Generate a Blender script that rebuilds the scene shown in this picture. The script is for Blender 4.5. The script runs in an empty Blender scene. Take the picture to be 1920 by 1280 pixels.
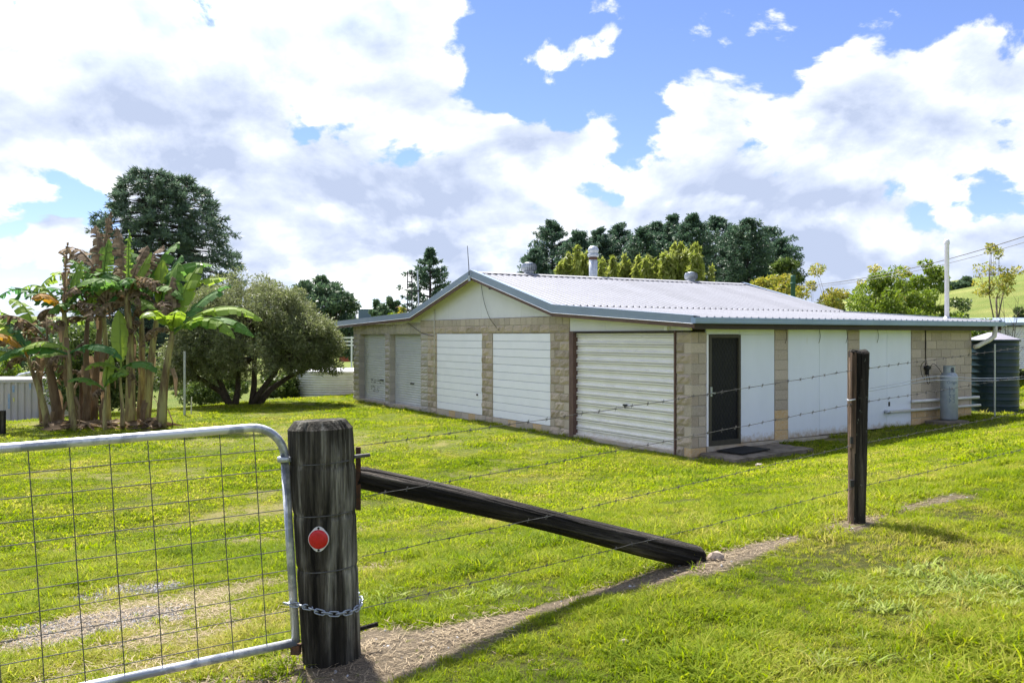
import bpy, bmesh, math, random
import numpy as np
from mathutils import Vector, Matrix
R = math.radians
rng = np.random.default_rng(7)
random.seed(7)
scene = bpy.context.scene
COL = scene.collection

# ------------------------------------------------------------------ camera
EYE = 2.32
F = 1620.0            # focal length in photograph pixels (1920 wide)
HY = 629.0            # horizon row in the photograph
cam = bpy.data.cameras.new('camera')
cam.sensor_fit = 'HORIZONTAL'; cam.sensor_width = 36.0
cam.lens = F / 1920 * 36.0
cam.shift_y = -(640 - HY) / 1920
cam.clip_start = 0.05; cam.clip_end = 6000
camo = bpy.data.objects.new('camera', cam); COL.objects.link(camo)
camo.location = (0, 0, EYE); camo.rotation_euler = (R(90), 0, 0)
scene.camera = camo

# ------------------------------------------------------------------ sun, sky, exposure
SUN_AZ, SUN_EL = R(-28), R(56)        # azimuth clockwise from +Y (view axis)
sun_dir = Vector((math.sin(SUN_AZ) * math.cos(SUN_EL), math.cos(SUN_AZ) * math.cos(SUN_EL), math.sin(SUN_EL)))
sl = bpy.data.lights.new('sun', 'SUN'); sl.energy = 2.6; sl.angle = R(3.2); sl.color = (1.0, 0.94, 0.84)
so = bpy.data.objects.new('sun', sl); COL.objects.link(so)
so.rotation_euler = (-sun_dir).to_track_quat('-Z', 'Y').to_euler()
scene.view_settings.view_transform = 'Standard'
scene.view_settings.look = 'None'
scene.view_settings.exposure = 2.25
scene.view_settings.gamma = 1.0
scene.view_settings.use_curve_mapping = False
scene.cycles.max_bounces = 6; scene.cycles.diffuse_bounces = 3; scene.cycles.glossy_bounces = 2; scene.cycles.transmission_bounces = 3

world = bpy.data.worlds.new('World'); scene.world = world; world.use_nodes = True


def build_sky():
    nt = world.node_tree; N = nt.nodes; L = nt.links
    N.clear()
    out = N.new('ShaderNodeOutputWorld')
    sky = N.new('ShaderNodeTexSky'); sky.sky_type = 'NISHITA'; sky.sun_disc = False
    sky.sun_elevation = SUN_EL; sky.sun_rotation = SUN_AZ
    sky.air_density = 1.0; sky.dust_density = 0.0; sky.ozone_density = 4.0; sky.altitude = 200
    bg = N.new('ShaderNodeBackground'); bg.inputs['Strength'].default_value = 0.06
    tc = N.new('ShaderNodeTexCoord')
    nrm = N.new('ShaderNodeVectorMath'); nrm.operation = 'NORMALIZE'
    L.new(tc.outputs['Generated'], nrm.inputs[0])
    D = nrm.outputs[0]
    def math_(op, a, b=None, c=None, clamp=False):
        n = N.new('ShaderNodeMath'); n.operation = op; n.use_clamp = clamp
        for i, v in enumerate((a, b, c)):
            if v is None: continue
            if isinstance(v, (int, float)): n.inputs[i].default_value = v
            else: L.new(v, n.inputs[i])
        return n.outputs[0]
    def sstep(v, a, b, o0=0.0, o1=1.0):
        n = N.new('ShaderNodeMapRange'); n.interpolation_type = 'SMOOTHSTEP'
        L.new(v, n.inputs[0])
        for i, q in zip((1, 2, 3, 4), (a, b, o0, o1)): n.inputs[i].default_value = q
        return n.outputs[0]
    sep = N.new('ShaderNodeSeparateXYZ'); L.new(D, sep.inputs[0])
    zc = math_('MAXIMUM', sep.outputs[2], 0.0)
    den = math_('ADD', zc, 0.50)
    inv = math_('DIVIDE', 1.0, den)
    def proj(dv):
        n = N.new('ShaderNodeVectorMath'); n.operation = 'SCALE'
        L.new(dv, n.inputs[0]); L.new(inv, n.inputs['Scale']); return n.outputs[0]
    P0 = proj(D)
    def noise(vec, scale, detail, rough, dist=0.0, off=(0, 0, 0)):
        m = N.new('ShaderNodeVectorMath'); m.operation = 'ADD'; m.inputs[1].default_value = off
        L.new(vec, m.inputs[0])
        n = N.new('ShaderNodeTexNoise'); n.noise_dimensions = '2D'
        n.inputs['Scale'].default_value = scale; n.inputs['Detail'].default_value = detail
        n.inputs['Roughness'].default_value = rough; n.inputs['Distortion'].default_value = dist
        L.new(m.outputs[0], n.inputs['Vector']); return n.outputs['Fac']
    def puffs(vec, det):
        a = noise(vec, 3.0, det, 0.60, 0.15, SKY_OFF)
        m = N.new('ShaderNodeVectorMath'); m.operation = 'ADD'; m.inputs[1].default_value = SKY_OFF; L.new(vec, m.inputs[0])
        w = N.new('ShaderNodeTexNoise'); w.noise_dimensions = '2D'; w.inputs['Scale'].default_value = 9.0; w.inputs['Detail'].default_value = 4.0; L.new(m.outputs[0], w.inputs['Vector'])
        wv = N.new('ShaderNodeVectorMath'); wv.operation = 'MULTIPLY_ADD'; wv.inputs[1].default_value = (0.10, 0.10, 0.10); L.new(w.outputs['Color'], wv.inputs[0]); L.new(m.outputs[0], wv.inputs[2])
        v = N.new('ShaderNodeTexVoronoi'); v.voronoi_dimensions = '2D'; v.feature = 'SMOOTH_F1'; v.inputs['Scale'].default_value = 6.5; v.inputs['Detail'].default_value = 2.0 if det > 9 else 1.0; v.inputs['Roughness'].default_value = 0.55
        v.inputs['Smoothness'].default_value = 0.5; L.new(wv.outputs[0], v.inputs['Vector'])
        return math_('ADD', a, math_('MULTIPLY', math_('SUBTRACT', 0.47, v.outputs['Distance']), 0.24))
    # placement of the cloud banks and of the open blue, as directions on the sky
    def pxdir(px, py):
        v = Vector(((px - 960) / F, 1.0, (HY - py) / F)); return v.normalized()
    def blob(px, py, deg, w):
        n = N.new('ShaderNodeVectorMath'); n.operation = 'DOT_PRODUCT'
        n.inputs[1].default_value = pxdir(px, py); L.new(D, n.inputs[0])
        return sstep(n.outputs['Value'], math.cos(R(deg)), 1.0, 0.0, w)
    bias = None
    for b in SKY_BLOBS:
        v = blob(*b)
        bias = v if bias is None else math_('ADD', bias, v)
    n1 = puffs(P0, 14.0)
    n0 = noise(P0, 0.55, 3.0, 0.5, 0.0, (5.2, 1.3, 2.0))
    dens = math_('ADD', math_('ADD', math_('ADD', n1, 0.075), math_('MULTIPLY', math_('SUBTRACT', n0, 0.5), 0.35)), bias)
    cover = sstep(dens, 0.465, 0.535)
    # the same field a little nearer to the sun: lit rims and shaded undersides
    sh = N.new('ShaderNodeVectorMath'); sh.operation = 'ADD'
    sh.inputs[1].default_value = Vector(sun_dir) * 0.06; L.new(D, sh.inputs[0])
    n2 = puffs(proj(sh.outputs[0]), 7.0)
    relief = math_('SUBTRACT', n1, n2)
    thick = sstep(dens, 0.50, 0.80)
    lit = math_('ADD', math_('MULTIPLY', relief, 2.7), math_('SUBTRACT', 0.74, math_('MULTIPLY', thick, 0.50)), clamp=True)
    cr = N.new('ShaderNodeValToRGB')
    e = cr.color_ramp.elements
    e[0].position = 0.0; e[0].color = (0.40, 0.465, 0.62, 1)
    e[1].position = 1.0; e[1].color = (1.0, 0.99, 0.97, 1)
    m = cr.color_ramp.elements.new(0.45); m.color = (0.60, 0.66, 0.79, 1)
    L.new(lit, cr.inputs[0])
    cs = N.new('ShaderNodeVectorMath'); cs.operation = 'SCALE'; cs.inputs['Scale'].default_value = CLOUD_GAIN
    L.new(cr.outputs[0], cs.inputs[0])
    # clouds scatter forwards: the nearer to the sun, the brighter
    dt = N.new('ShaderNodeVectorMath'); dt.operation = 'DOT_PRODUCT'; dt.inputs[1].default_value = sun_dir; L.new(D, dt.inputs[0])
    gain = sstep(dt.outputs['Value'], 0.74, 1.0, CLOUD_GAIN, CLOUD_GAIN * 5.0)
    L.new(gain, cs.inputs['Scale'])
    # gain on the clear sky colour
    sk = N.new('ShaderNodeVectorMath'); sk.operation = 'MULTIPLY'; sk.inputs[1].default_value = SKY_TINT
    L.new(sky.outputs[0], sk.inputs[0])
    mix = N.new('ShaderNodeMix'); mix.data_type = 'RGBA'
    L.new(cover, mix.inputs[0]); L.new(sk.outputs[0], mix.inputs[6]); L.new(cs.outputs[0], mix.inputs[7])
    L.new(mix.outputs[2], bg.inputs['Color']); L.new(bg.outputs[0], out.inputs['Surface'])

SKY_OFF = (3.1, 0.4, 0.0)
CLOUD_GAIN = 5.1
SKY_TINT = (0.53, 0.50, 0.62)
SKY_BLOBS = [  # photograph x, y, radius in degrees, weight
    (1270, -60, 17, -0.32), (1010, 90, 7, -0.15), (1720, -20, 9, -0.22), (1640, 320, 4, -0.11), (1870, 310, 4, -0.12), (20, 10, 7, -0.24), (1450, 330, 3, -0.06),
    (400, 190, 24, 0.10), (1250, 400, 17, 0.16), (1480, 260, 10, 0.13), (1800, 480, 14, 0.08), (640, 40, 9, 0.05), (1690, 150, 6, 0.13), (1850, 210, 6, 0.12), (900, 330, 8, 0.05)]
build_sky()

# ------------------------------------------------------------------ helpers
def tag(o, label=None, cat=None, group=None, kind=None):
    if label: o['label'] = label
    if cat: o['category'] = cat
    if group: o['group'] = group
    if kind: o['kind'] = kind
    return o

def empty(name, loc=(0, 0, 0), rz=0.0):
    o = bpy.data.objects.new(name, None); COL.objects.link(o)
    o.location = loc; o.rotation_euler = (0, 0, rz); o.empty_display_size = 0.2
    return o

def link(name, me, mat=None, parent=None, smooth=False):
    if mat is not None and not me.materials: me.materials.append(mat)
    o = bpy.data.objects.new(name, me); COL.objects.link(o)
    if parent is not None: o.parent = parent
    if smooth:
        me.polygons.foreach_set('use_smooth', np.ones(len(me.polygons), dtype=bool))
    return o

def np_mesh(name, V, Fc):
    V = np.asarray(V, dtype=np.float32).reshape(-1, 3); Fc = np.asarray(Fc, dtype=np.int32)
    me = bpy.data.meshes.new(name)
    n, k = Fc.shape
    me.vertices.add(len(V)); me.vertices.foreach_set('co', V.ravel())
    me.loops.add(n * k); me.loops.foreach_set('vertex_index', Fc.ravel())
    me.polygons.add(n)
    me.polygons.foreach_set('loop_start', np.arange(0, n * k, k, dtype=np.int32))
    me.polygons.foreach_set('loop_total', np.full(n, k, dtype=np.int32))
    me.update(calc_edges=True)
    return me

class MB:
    """collects vertices and faces for one mesh"""
    def __init__(s): s.v = []; s.f = []
    def add(s, vs, fs):
        o = len(s.v); s.v += [tuple(p) for p in vs]; s.f += [tuple(i + o for i in f) for f in fs]; return s
    def box(s, x0, x1, y0, y1, z0, z1):
        return s.add([(x0, y0, z0), (x1, y0, z0), (x1, y1, z0), (x0, y1, z0), (x0, y0, z1), (x1, y0, z1), (x1, y1, z1), (x0, y1, z1)],
                     [(0, 3, 2, 1), (4, 5, 6, 7), (0, 1, 5, 4), (1, 2, 6, 5), (2, 3, 7, 6), (3, 0, 4, 7)])
    def hexa(s, p):   # 8 corners, bottom four then top four
        return s.add(p, [(0, 3, 2, 1), (4, 5, 6, 7), (0, 1, 5, 4), (1, 2, 6, 5), (2, 3, 7, 6), (3, 0, 4, 7)])
    def tube(s, path, rad, n=8, cap=True, wob=0.0, seed=0):
        path = [Vector(p) for p in path]
        if isinstance(rad, (int, float)): rad = [rad] * len(path)
        rr = random.Random(seed)
        t0 = (path[1] - path[0]).normalized()
        ref = Vector((0, 0, 1)) if abs(t0.z) < 0.9 else Vector((1, 0, 0))
        u = t0.cross(ref).normalized()
        o = len(s.v)
        for i, p in enumerate(path):
            a = path[max(i - 1, 0)]; b = path[min(i + 1, len(path) - 1)]
            t = (b - a).normalized()
            u = (u - t * u.dot(t)).normalized(); w = t.cross(u)
            for j in range(n):
                th = 2 * math.pi * j / n
                r = rad[i] * (1 + wob * (rr.random() - 0.5))
                s.v.append(tuple(p + (u * math.cos(th) + w * math.sin(th)) * r))
        for i in range(len(path) - 1):
            for j in range(n):
                a = o + i * n + j; b = o + i * n + (j + 1) % n
                s.f.append((a, b, b + n, a + n))
        if cap:
            s.f.append(tuple(o + j for j in range(n))[::-1])
            e = o + (len(path) - 1) * n
            s.f.append(tuple(e + j for j in range(n)))
        return s
    def lathe(s, prof, n=24, c=(0, 0, 0), cap=True):
        o = len(s.v)
        for r, z in prof:
            for j in range(n):
                th = 2 * math.pi * j / n
                s.v.append((c[0] + r * math.cos(th), c[1] + r * math.sin(th), c[2] + z))
        for i in range(len(prof) - 1):
            for j in range(n):
                a = o + i * n + j; b = o + i * n + (j + 1) % n
                s.f.append((a, b, b + n, a + n))
        if cap:
            s.f.append(tuple(o + j for j in range(n))[::-1]); e = o + (len(prof) - 1) * n
            s.f.append(tuple(e + j for j in range(n)))
        return s
    def mesh(s, name):
        me = bpy.data.meshes.new(name); me.from_pydata(s.v, [], s.f); me.update(); return me
    def build(s, name, mat, parent=None, smooth=False):
        return link(name, s.mesh(name), mat, parent, smooth)

def at(px, py, Y):
    """the point at distance Y that the photograph shows at pixel (px, py)"""
    return Vector(((px - 960) / F * Y, Y, EYE - (py - HY) / F * Y))

# value noise for terrain masks
_H = np.random.default_rng(3).random((256, 256))
def vnoise(x, y):
    xi = np.floor(x).astype(int); yi = np.floor(y).astype(int); fx = x - xi; fy = y - yi
    fx = fx * fx * (3 - 2 * fx); fy = fy * fy * (3 - 2 * fy)
    h = lambda a, b: _H[a & 255, b & 255]
    return (h(xi, yi) * (1 - fx) + h(xi + 1, yi) * fx) * (1 - fy) + (h(xi, yi + 1) * (1 - fx) + h(xi + 1, yi + 1) * fx) * fy
def fbm(x, y, o=4):
    r = 0.0; a = 0.5
    for i in range(o):
        r = r + a * vnoise(x * 2 ** i + 17.3 * i, y * 2 ** i + 5.1 * i); a *= 0.5
    return r
def smooth(a, b, v):
    t = np.clip((v - a) / (b - a), 0, 1); return t * t * (3 - 2 * t)

# ------------------------------------------------------------------ materials
MATS = {}
def mat(name, c1, c2=None, scale=6.0, rough=0.7, metal=0.0, bump=0.0, bscale=None, stretch=(1, 1, 1), lo=0.35, hi=0.65,
        objvar=0.0, spec=0.35, detail=5.0, coord='Object', c3=None, s3=1.0, l3=0.6, h3=0.75, coat=0.0):
    m = bpy.data.materials.new(name); m.use_nodes = True; MATS[name] = m
    nt = m.node_tree; N = nt.nodes; L = nt.links
    b = N['Principled BSDF']
    b.inputs['Roughness'].default_value = rough; b.inputs['Metallic'].default_value = metal
    b.inputs['Specular IOR Level'].default_value = spec
    b.inputs['Coat Weight'].default_value = coat
    tc = N.new('ShaderNodeTexCoord'); mp = N.new('ShaderNodeMapping'); mp.inputs['Scale'].default_value = stretch
    if coord == 'World':
        g = N.new('ShaderNodeNewGeometry'); L.new(g.outputs['Position'], mp.inputs[0])
    else:
        L.new(tc.outputs[coord], mp.inputs[0])
    vec = mp.outputs[0]
    if objvar:
        oi = N.new('ShaderNodeObjectInfo'); ad = N.new('ShaderNodeVectorMath'); ad.operation = 'ADD'
        ml = N.new('ShaderNodeMath'); ml.operation = 'MULTIPLY'; ml.inputs[1].default_value = 37.0
        L.new(oi.outputs['Random'], ml.inputs[0]); L.new(vec, ad.inputs[0]); L.new(ml.outputs[0], ad.inputs[1]); vec = ad.outputs[0]
    no = N.new('ShaderNodeTexNoise'); no.inputs['Scale'].default_value = scale; no.inputs['Detail'].default_value = detail
    no.inputs['Roughness'].default_value = 0.62
    L.new(vec, no.inputs['Vector'])
    if c2 is None: c2 = c1
    mr = N.new('ShaderNodeMapRange'); mr.inputs[1].default_value = lo; mr.inputs[2].default_value = hi
    L.new(no.outputs['Fac'], mr.inputs[0])
    mx = N.new('ShaderNodeMix'); mx.data_type = 'RGBA'
    mx.inputs[6].default_value = (*c1, 1); mx.inputs[7].default_value = (*c2, 1)
    L.new(mr.outputs[0], mx.inputs[0])
    colr = mx.outputs[2]
    if c3 is not None:
        n3 = N.new('ShaderNodeTexNoise'); n3.inputs['Scale'].default_value = s3; n3.inputs['Detail'].default_value = 6
        n3.inputs['Roughness'].default_value = 0.65
        L.new(vec, n3.inputs['Vector'])
        m3 = N.new('ShaderNodeMapRange'); m3.inputs[1].default_value = l3; m3.inputs[2].default_value = h3
        L.new(n3.outputs['Fac'], m3.inputs[0])
        x3 = N.new('ShaderNodeMix'); x3.data_type = 'RGBA'; x3.inputs[7].default_value = (*c3, 1)
        L.new(m3.outputs[0], x3.inputs[0]); L.new(colr, x3.inputs[6]); colr = x3.outputs[2]
    if objvar:
        hs = N.new('ShaderNodeHueSaturation'); m2 = N.new('ShaderNodeMapRange')
        m2.inputs[3].default_value = 1 - objvar; m2.inputs[4].default_value = 1 + objvar
        L.new(oi.outputs['Random'], m2.inputs[0]); L.new(m2.outputs[0], hs.inputs['Value']); L.new(colr, hs.inputs['Color']); colr = hs.outputs[0]
    L.new(colr, b.inputs['Base Color'])
    if bump:
        nb = N.new('ShaderNodeTexNoise'); nb.inputs['Scale'].default_value = bscale or scale * 3; nb.inputs['Detail'].default_value = 6
        L.new(vec, nb.inputs['Vector'])
        bp = N.new('ShaderNodeBump'); bp.inputs['Strength'].default_value = min(1.0, bump); bp.inputs['Distance'].default_value = 0.01 * max(1, bump)
        L.new(nb.outputs['Fac'], bp.inputs['Height']); L.new(bp.outputs[0], b.inputs['Normal'])
    return m

def splash(name, z0, z1, c, soft=0.5):
    """dirt thrown up against the foot of a wall: a ragged brown band in object height"""
    m = MATS[name]; nt = m.node_tree; N = nt.nodes; L = nt.links; b = N['Principled BSDF']
    src = b.inputs['Base Color'].links[0].from_socket
    tc = N.new('ShaderNodeTexCoord'); sp = N.new('ShaderNodeSeparateXYZ'); L.new(tc.outputs['Object'], sp.inputs[0])
    no = N.new('ShaderNodeTexNoise'); no.inputs['Scale'].default_value = 9; no.inputs['Detail'].default_value = 8; no.inputs['Roughness'].default_value = 0.7
    L.new(tc.outputs['Object'], no.inputs['Vector'])
    h = N.new('ShaderNodeMapRange'); h.inputs[1].default_value = z0; h.inputs[2].default_value = z1; h.inputs[3].default_value = 0.55; h.inputs[4].default_value = -0.35
    L.new(sp.outputs[2], h.inputs[0])
    a = N.new('ShaderNodeMath'); a.operation = 'ADD'; L.new(h.outputs[0], a.inputs[0]); L.new(no.outputs['Fac'], a.inputs[1])
    r = N.new('ShaderNodeMapRange'); r.inputs[1].default_value = 0.62; r.inputs[2].default_value = 0.62 + soft; L.new(a.outputs[0], r.inputs[0])
    x = N.new('ShaderNodeMix'); x.data_type = 'RGBA'; x.inputs[7].default_value = (*c, 1); L.new(r.outputs[0], x.inputs[0]); L.new(src, x.inputs[6]); L.new(x.outputs[2], b.inputs['Base Color'])

def leafmat(name, cols, trans=0.35, rough=0.5, objrand=False, patch=None, spec=0.25):
    """foliage: each leaf its own tint; part of the light passes through"""
    m = bpy.data.materials.new(name); m.use_nodes = True; MATS[name] = m
    nt = m.node_tree; N = nt.nodes; L = nt.links
    b = N['Principled BSDF']; out = N['Material Output']
    b.inputs['Roughness'].default_value = rough; b.inputs['Specular IOR Level'].default_value = spec
    if objrand:
        r = N.new('ShaderNodeObjectInfo').outputs['Random']
    else:
        r = N.new('ShaderNodeNewGeometry').outputs['Random Per Island']
    cr = N.new('ShaderNodeValToRGB'); e = cr.color_ramp.elements
    while len(e) < len(cols): e.new(0.5)
    for i, c in enumerate(cols):
        e[i].position = i / (len(cols) - 1) if len(cols) > 1 else 0; e[i].color = (*c, 1)
    if patch:      # slow drift of colour over the ground
        g = N.new('ShaderNodeNewGeometry'); n = N.new('ShaderNodeTexNoise')
        n.inputs['Scale'].default_value = patch; n.inputs['Detail'].default_value = 7; n.inputs['Roughness'].default_value = 0.68; L.new(g.outputs['Position'], n.inputs['Vector'])
        a = N.new('ShaderNodeMath'); a.operation = 'MULTIPLY_ADD'; a.inputs[1].default_value = 0.42
        mm = N.new('ShaderNodeMapRange'); mm.inputs[1].default_value = 0.33; mm.inputs[2].default_value = 0.70; mm.inputs[3].default_value = 0.0; mm.inputs[4].default_value = 0.56
        L.new(n.outputs['Fac'], mm.inputs[0]); L.new(r, a.inputs[0]); L.new(mm.outputs[0], a.inputs[2]); r = a.outputs[0]
    L.new(r, cr.inputs[0]); L.new(cr.outputs[0], b.inputs['Base Color'])
    t = N.new('ShaderNodeBsdfTranslucent'); hs = N.new('ShaderNodeHueSaturation')
    hs.inputs['Saturation'].default_value = 1.1; hs.inputs['Value'].default_value = 1.25
    L.new(cr.outputs[0], hs.inputs['Color']); L.new(hs.outputs[0], t.inputs['Color'])
    mx = N.new('ShaderNodeMixShader'); mx.inputs[0].default_value = trans
    L.new(b.outputs[0], mx.inputs[1]); L.new(t.outputs[0], mx.inputs[2]); L.new(mx.outputs[0], out.inputs['Surface'])
    return m

mat('split_block', (0.36, 0.29, 0.23), (0.62, 0.515, 0.42), 22, 0.9, bump=1.0, bscale=60, objvar=0.16, spec=0.15)
mat('grey_block', (0.40, 0.36, 0.325), (0.57, 0.52, 0.475), 22, 0.9, bump=0.9, bscale=60, objvar=0.12, spec=0.15)
mat('smooth_block', (0.40, 0.335, 0.275), (0.56, 0.485, 0.41), 16, 0.9, bump=0.5, bscale=90, objvar=0.14, spec=0.15)
mat('stained_block', (0.56, 0.36, 0.17), (0.58, 0.46, 0.31), 7, 0.9, bump=0.5, bscale=90, objvar=0.12, spec=0.15)
mat('mortar', (0.42, 0.38, 0.32), (0.32, 0.29, 0.245), 30, 0.95, bump=0.5)
mat('white_board', (0.90, 0.895, 0.97), (0.86, 0.855, 0.93), 2.5, 0.45, bump=0.15, bscale=40, objvar=0.02)
mat('wall_sheet', (0.78, 0.83, 0.94), (0.73, 0.78, 0.88), 1.6, 0.6, stretch=(1, 1, 0.3), bump=0.15, bscale=30, c3=(0.55, 0.52, 0.44), s3=2.5, l3=0.66, h3=0.85)
mat('gable_sheet', (0.75, 0.745, 0.79), (0.70, 0.695, 0.735), 1.2, 0.6, bump=0.1, bscale=30, c3=(0.54, 0.55, 0.46), s3=1.5, l3=0.64, h3=0.85)
mat('roof_steel', (0.30, 0.305, 0.345), (0.275, 0.28, 0.315), 1.2, 0.72, spec=0.2, bump=0.04, objvar=0.05, c3=(0.23, 0.225, 0.24), s3=5, l3=0.6, h3=0.9)
mat('slate_steel', (0.25, 0.31, 0.41), (0.225, 0.28, 0.37), 2, 0.38, bump=0.05)
mat('gutter_steel', (0.31, 0.42, 0.62), (0.27, 0.37, 0.55), 2, 0.35)
mat('brown_trim', (0.15, 0.088, 0.075), (0.11, 0.065, 0.056), 5, 0.6)
mat('dark_brown', (0.055, 0.040, 0.036), (0.04, 0.03, 0.028), 5, 0.6)
mat('cream_roller', (0.90, 0.87, 0.86), (0.82, 0.79, 0.78), 2.2, 0.35, metal=0.1, stretch=(1, 1, 3), c3=(0.45, 0.40, 0.34), s3=3, l3=0.64, h3=0.9)
mat('grey_roller', (0.60, 0.61, 0.64), (0.53, 0.54, 0.57), 1.5, 0.42, metal=0.15)
mat('concrete', (0.50, 0.44, 0.36), (0.38, 0.33, 0.27), 5, 0.92, bump=0.5, bscale=40, c3=(0.42, 0.29, 0.17), s3=1.2, l3=0.5, h3=0.8)
mat('old_concrete', (0.24, 0.20, 0.155), (0.15, 0.125, 0.095), 6, 0.95, bump=1.0, bscale=25, c3=(0.09, 0.075, 0.05), s3=4, l3=0.5, h3=0.7)
mat('screen_black', (0.010, 0.011, 0.013), (0.016, 0.016, 0.018), 20, 0.55)
mat('door_frame', (0.07, 0.062, 0.048), (0.055, 0.048, 0.038), 8, 0.5)
mat('black_plastic', (0.02, 0.02, 0.022), None, 8, 0.5)
mat('rubber_mat', (0.012, 0.012, 0.012), (0.02, 0.02, 0.02), 40, 0.9, bump=0.6)
mat('galv', (0.52, 0.55, 0.58), (0.40, 0.43, 0.47), 9, 0.38, metal=0.6, bump=0.1)
mat('galv_gate', (0.64, 0.66, 0.69), (0.30, 0.33, 0.38), 5, 0.36, metal=0.45, stretch=(1.3, 1.3, 1.3), lo=0.47, hi=0.56, c3=(0.36, 0.24, 0.17), s3=3.5, l3=0.68, h3=0.8, bump=0.1)
mat('wire_galv', (0.13, 0.13, 0.125), (0.085, 0.08, 0.075), 30, 0.85, metal=0.0, spec=0.1)
mat('wire_old', (0.05, 0.048, 0.045), (0.14, 0.14, 0.14), 12, 0.7, metal=0.2)
mat('rust', (0.14, 0.065, 0.035), (0.07, 0.045, 0.035), 40, 0.85, bump=0.5)
mat('chain_steel', (0.45, 0.50, 0.56), (0.30, 0.34, 0.40), 30, 0.32, metal=0.8)
mat('cylinder_paint', (0.35, 0.39, 0.44), (0.29, 0.33, 0.37), 6, 0.4, metal=0.3, c3=(0.30, 0.31, 0.32), s3=9, l3=0.6, h3=0.8)
mat('print_blue', (0.10, 0.14, 0.22), None, 8, 0.6)
mat('pvc_white', (0.76, 0.76, 0.78), (0.68, 0.67, 0.68), 5, 0.4)
mat('pvc_cream', (0.66, 0.64, 0.57), (0.52, 0.49, 0.41), 7, 0.5)
mat('tank_green', (0.007, 0.024, 0.036), (0.012, 0.034, 0.048), 3, 0.40)
mat('tank_roof', (0.27, 0.26, 0.30), (0.23, 0.22, 0.26), 3, 0.5)
mat('zinc_white', (0.80, 0.80, 0.84), (0.70, 0.70, 0.74), 3, 0.45, metal=0.1)
mat('container_paint', (0.50, 0.45, 0.46), (0.42, 0.40, 0.43), 1.6, 0.6, c3=(0.38, 0.22, 0.13), s3=3.2, l3=0.68, h3=0.78)
mat('patch_blue', (0.18, 0.29, 0.50), (0.4, 0.45, 0.55), 8, 0.6)
mat('patch_yellow', (0.60, 0.58, 0.22), None, 8, 0.6)
mat('red_lens', (0.62, 0.008, 0.010), (0.50, 0.005, 0.008), 60, 0.25, bump=0.4, bscale=180, spec=0.5)
mat('reflector_white', (0.80, 0.80, 0.82), (0.7, 0.7, 0.72), 12, 0.35)
mat('green_pole', (0.06, 0.16, 0.10), (0.04, 0.11, 0.075), 6, 0.6)
mat('rock', (0.40, 0.32, 0.26), (0.28, 0.22, 0.17), 14, 0.9, bump=0.5)
mat('pale_rock', (0.52, 0.44, 0.38), (0.40, 0.33, 0.28), 14, 0.9, bump=0.5)
mat('bluestone', (0.30, 0.31, 0.34), (0.42, 0.42, 0.44), 14, 0.9, objvar=0.3)
mat('red_brick', (0.32, 0.08, 0.055), (0.25, 0.07, 0.05), 3, 0.8)
mat('far_white', (0.75, 0.75, 0.75), None, 3, 0.7)
mat('far_blue', (0.10, 0.15, 0.22), None, 3, 0.6)
mat('far_roof', (0.45, 0.20, 0.13), (0.38, 0.18, 0.12), 3, 0.7)
mat('bark', (0.11, 0.085, 0.062), (0.055, 0.042, 0.032), 7, 0.95, bump=1.0, bscale=25, stretch=(3, 3, 0.8))
mat('pale_bark', (0.20, 0.17, 0.13), (0.12, 0.10, 0.075), 7, 0.95, bump=0.8, bscale=25, stretch=(3, 3, 0.8))
mat('pine_bark', (0.055, 0.045, 0.04), (0.035, 0.03, 0.028), 7, 0.95)
mat('banana_stem', (0.36, 0.33, 0.13), (0.15, 0.10, 0.055), 2.6, 0.7, stretch=(3, 3, 0.5), bump=0.5, bscale=9, lo=0.40, hi=0.60, objvar=0.15)
mat('banana_stem_dark', (0.10, 0.065, 0.042), (0.19, 0.135, 0.085), 3.5, 0.85, stretch=(3, 3, 0.6), bump=0.8, bscale=12, objvar=0.2)

splash('wall_sheet', 0.2, 0.55, (0.40, 0.30, 0.19)); splash('cream_roller', 0.05, 0.32, (0.45, 0.37, 0.28), 0.8); splash('grey_roller', 0.05, 0.3, (0.40, 0.36, 0.30), 0.8)

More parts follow.
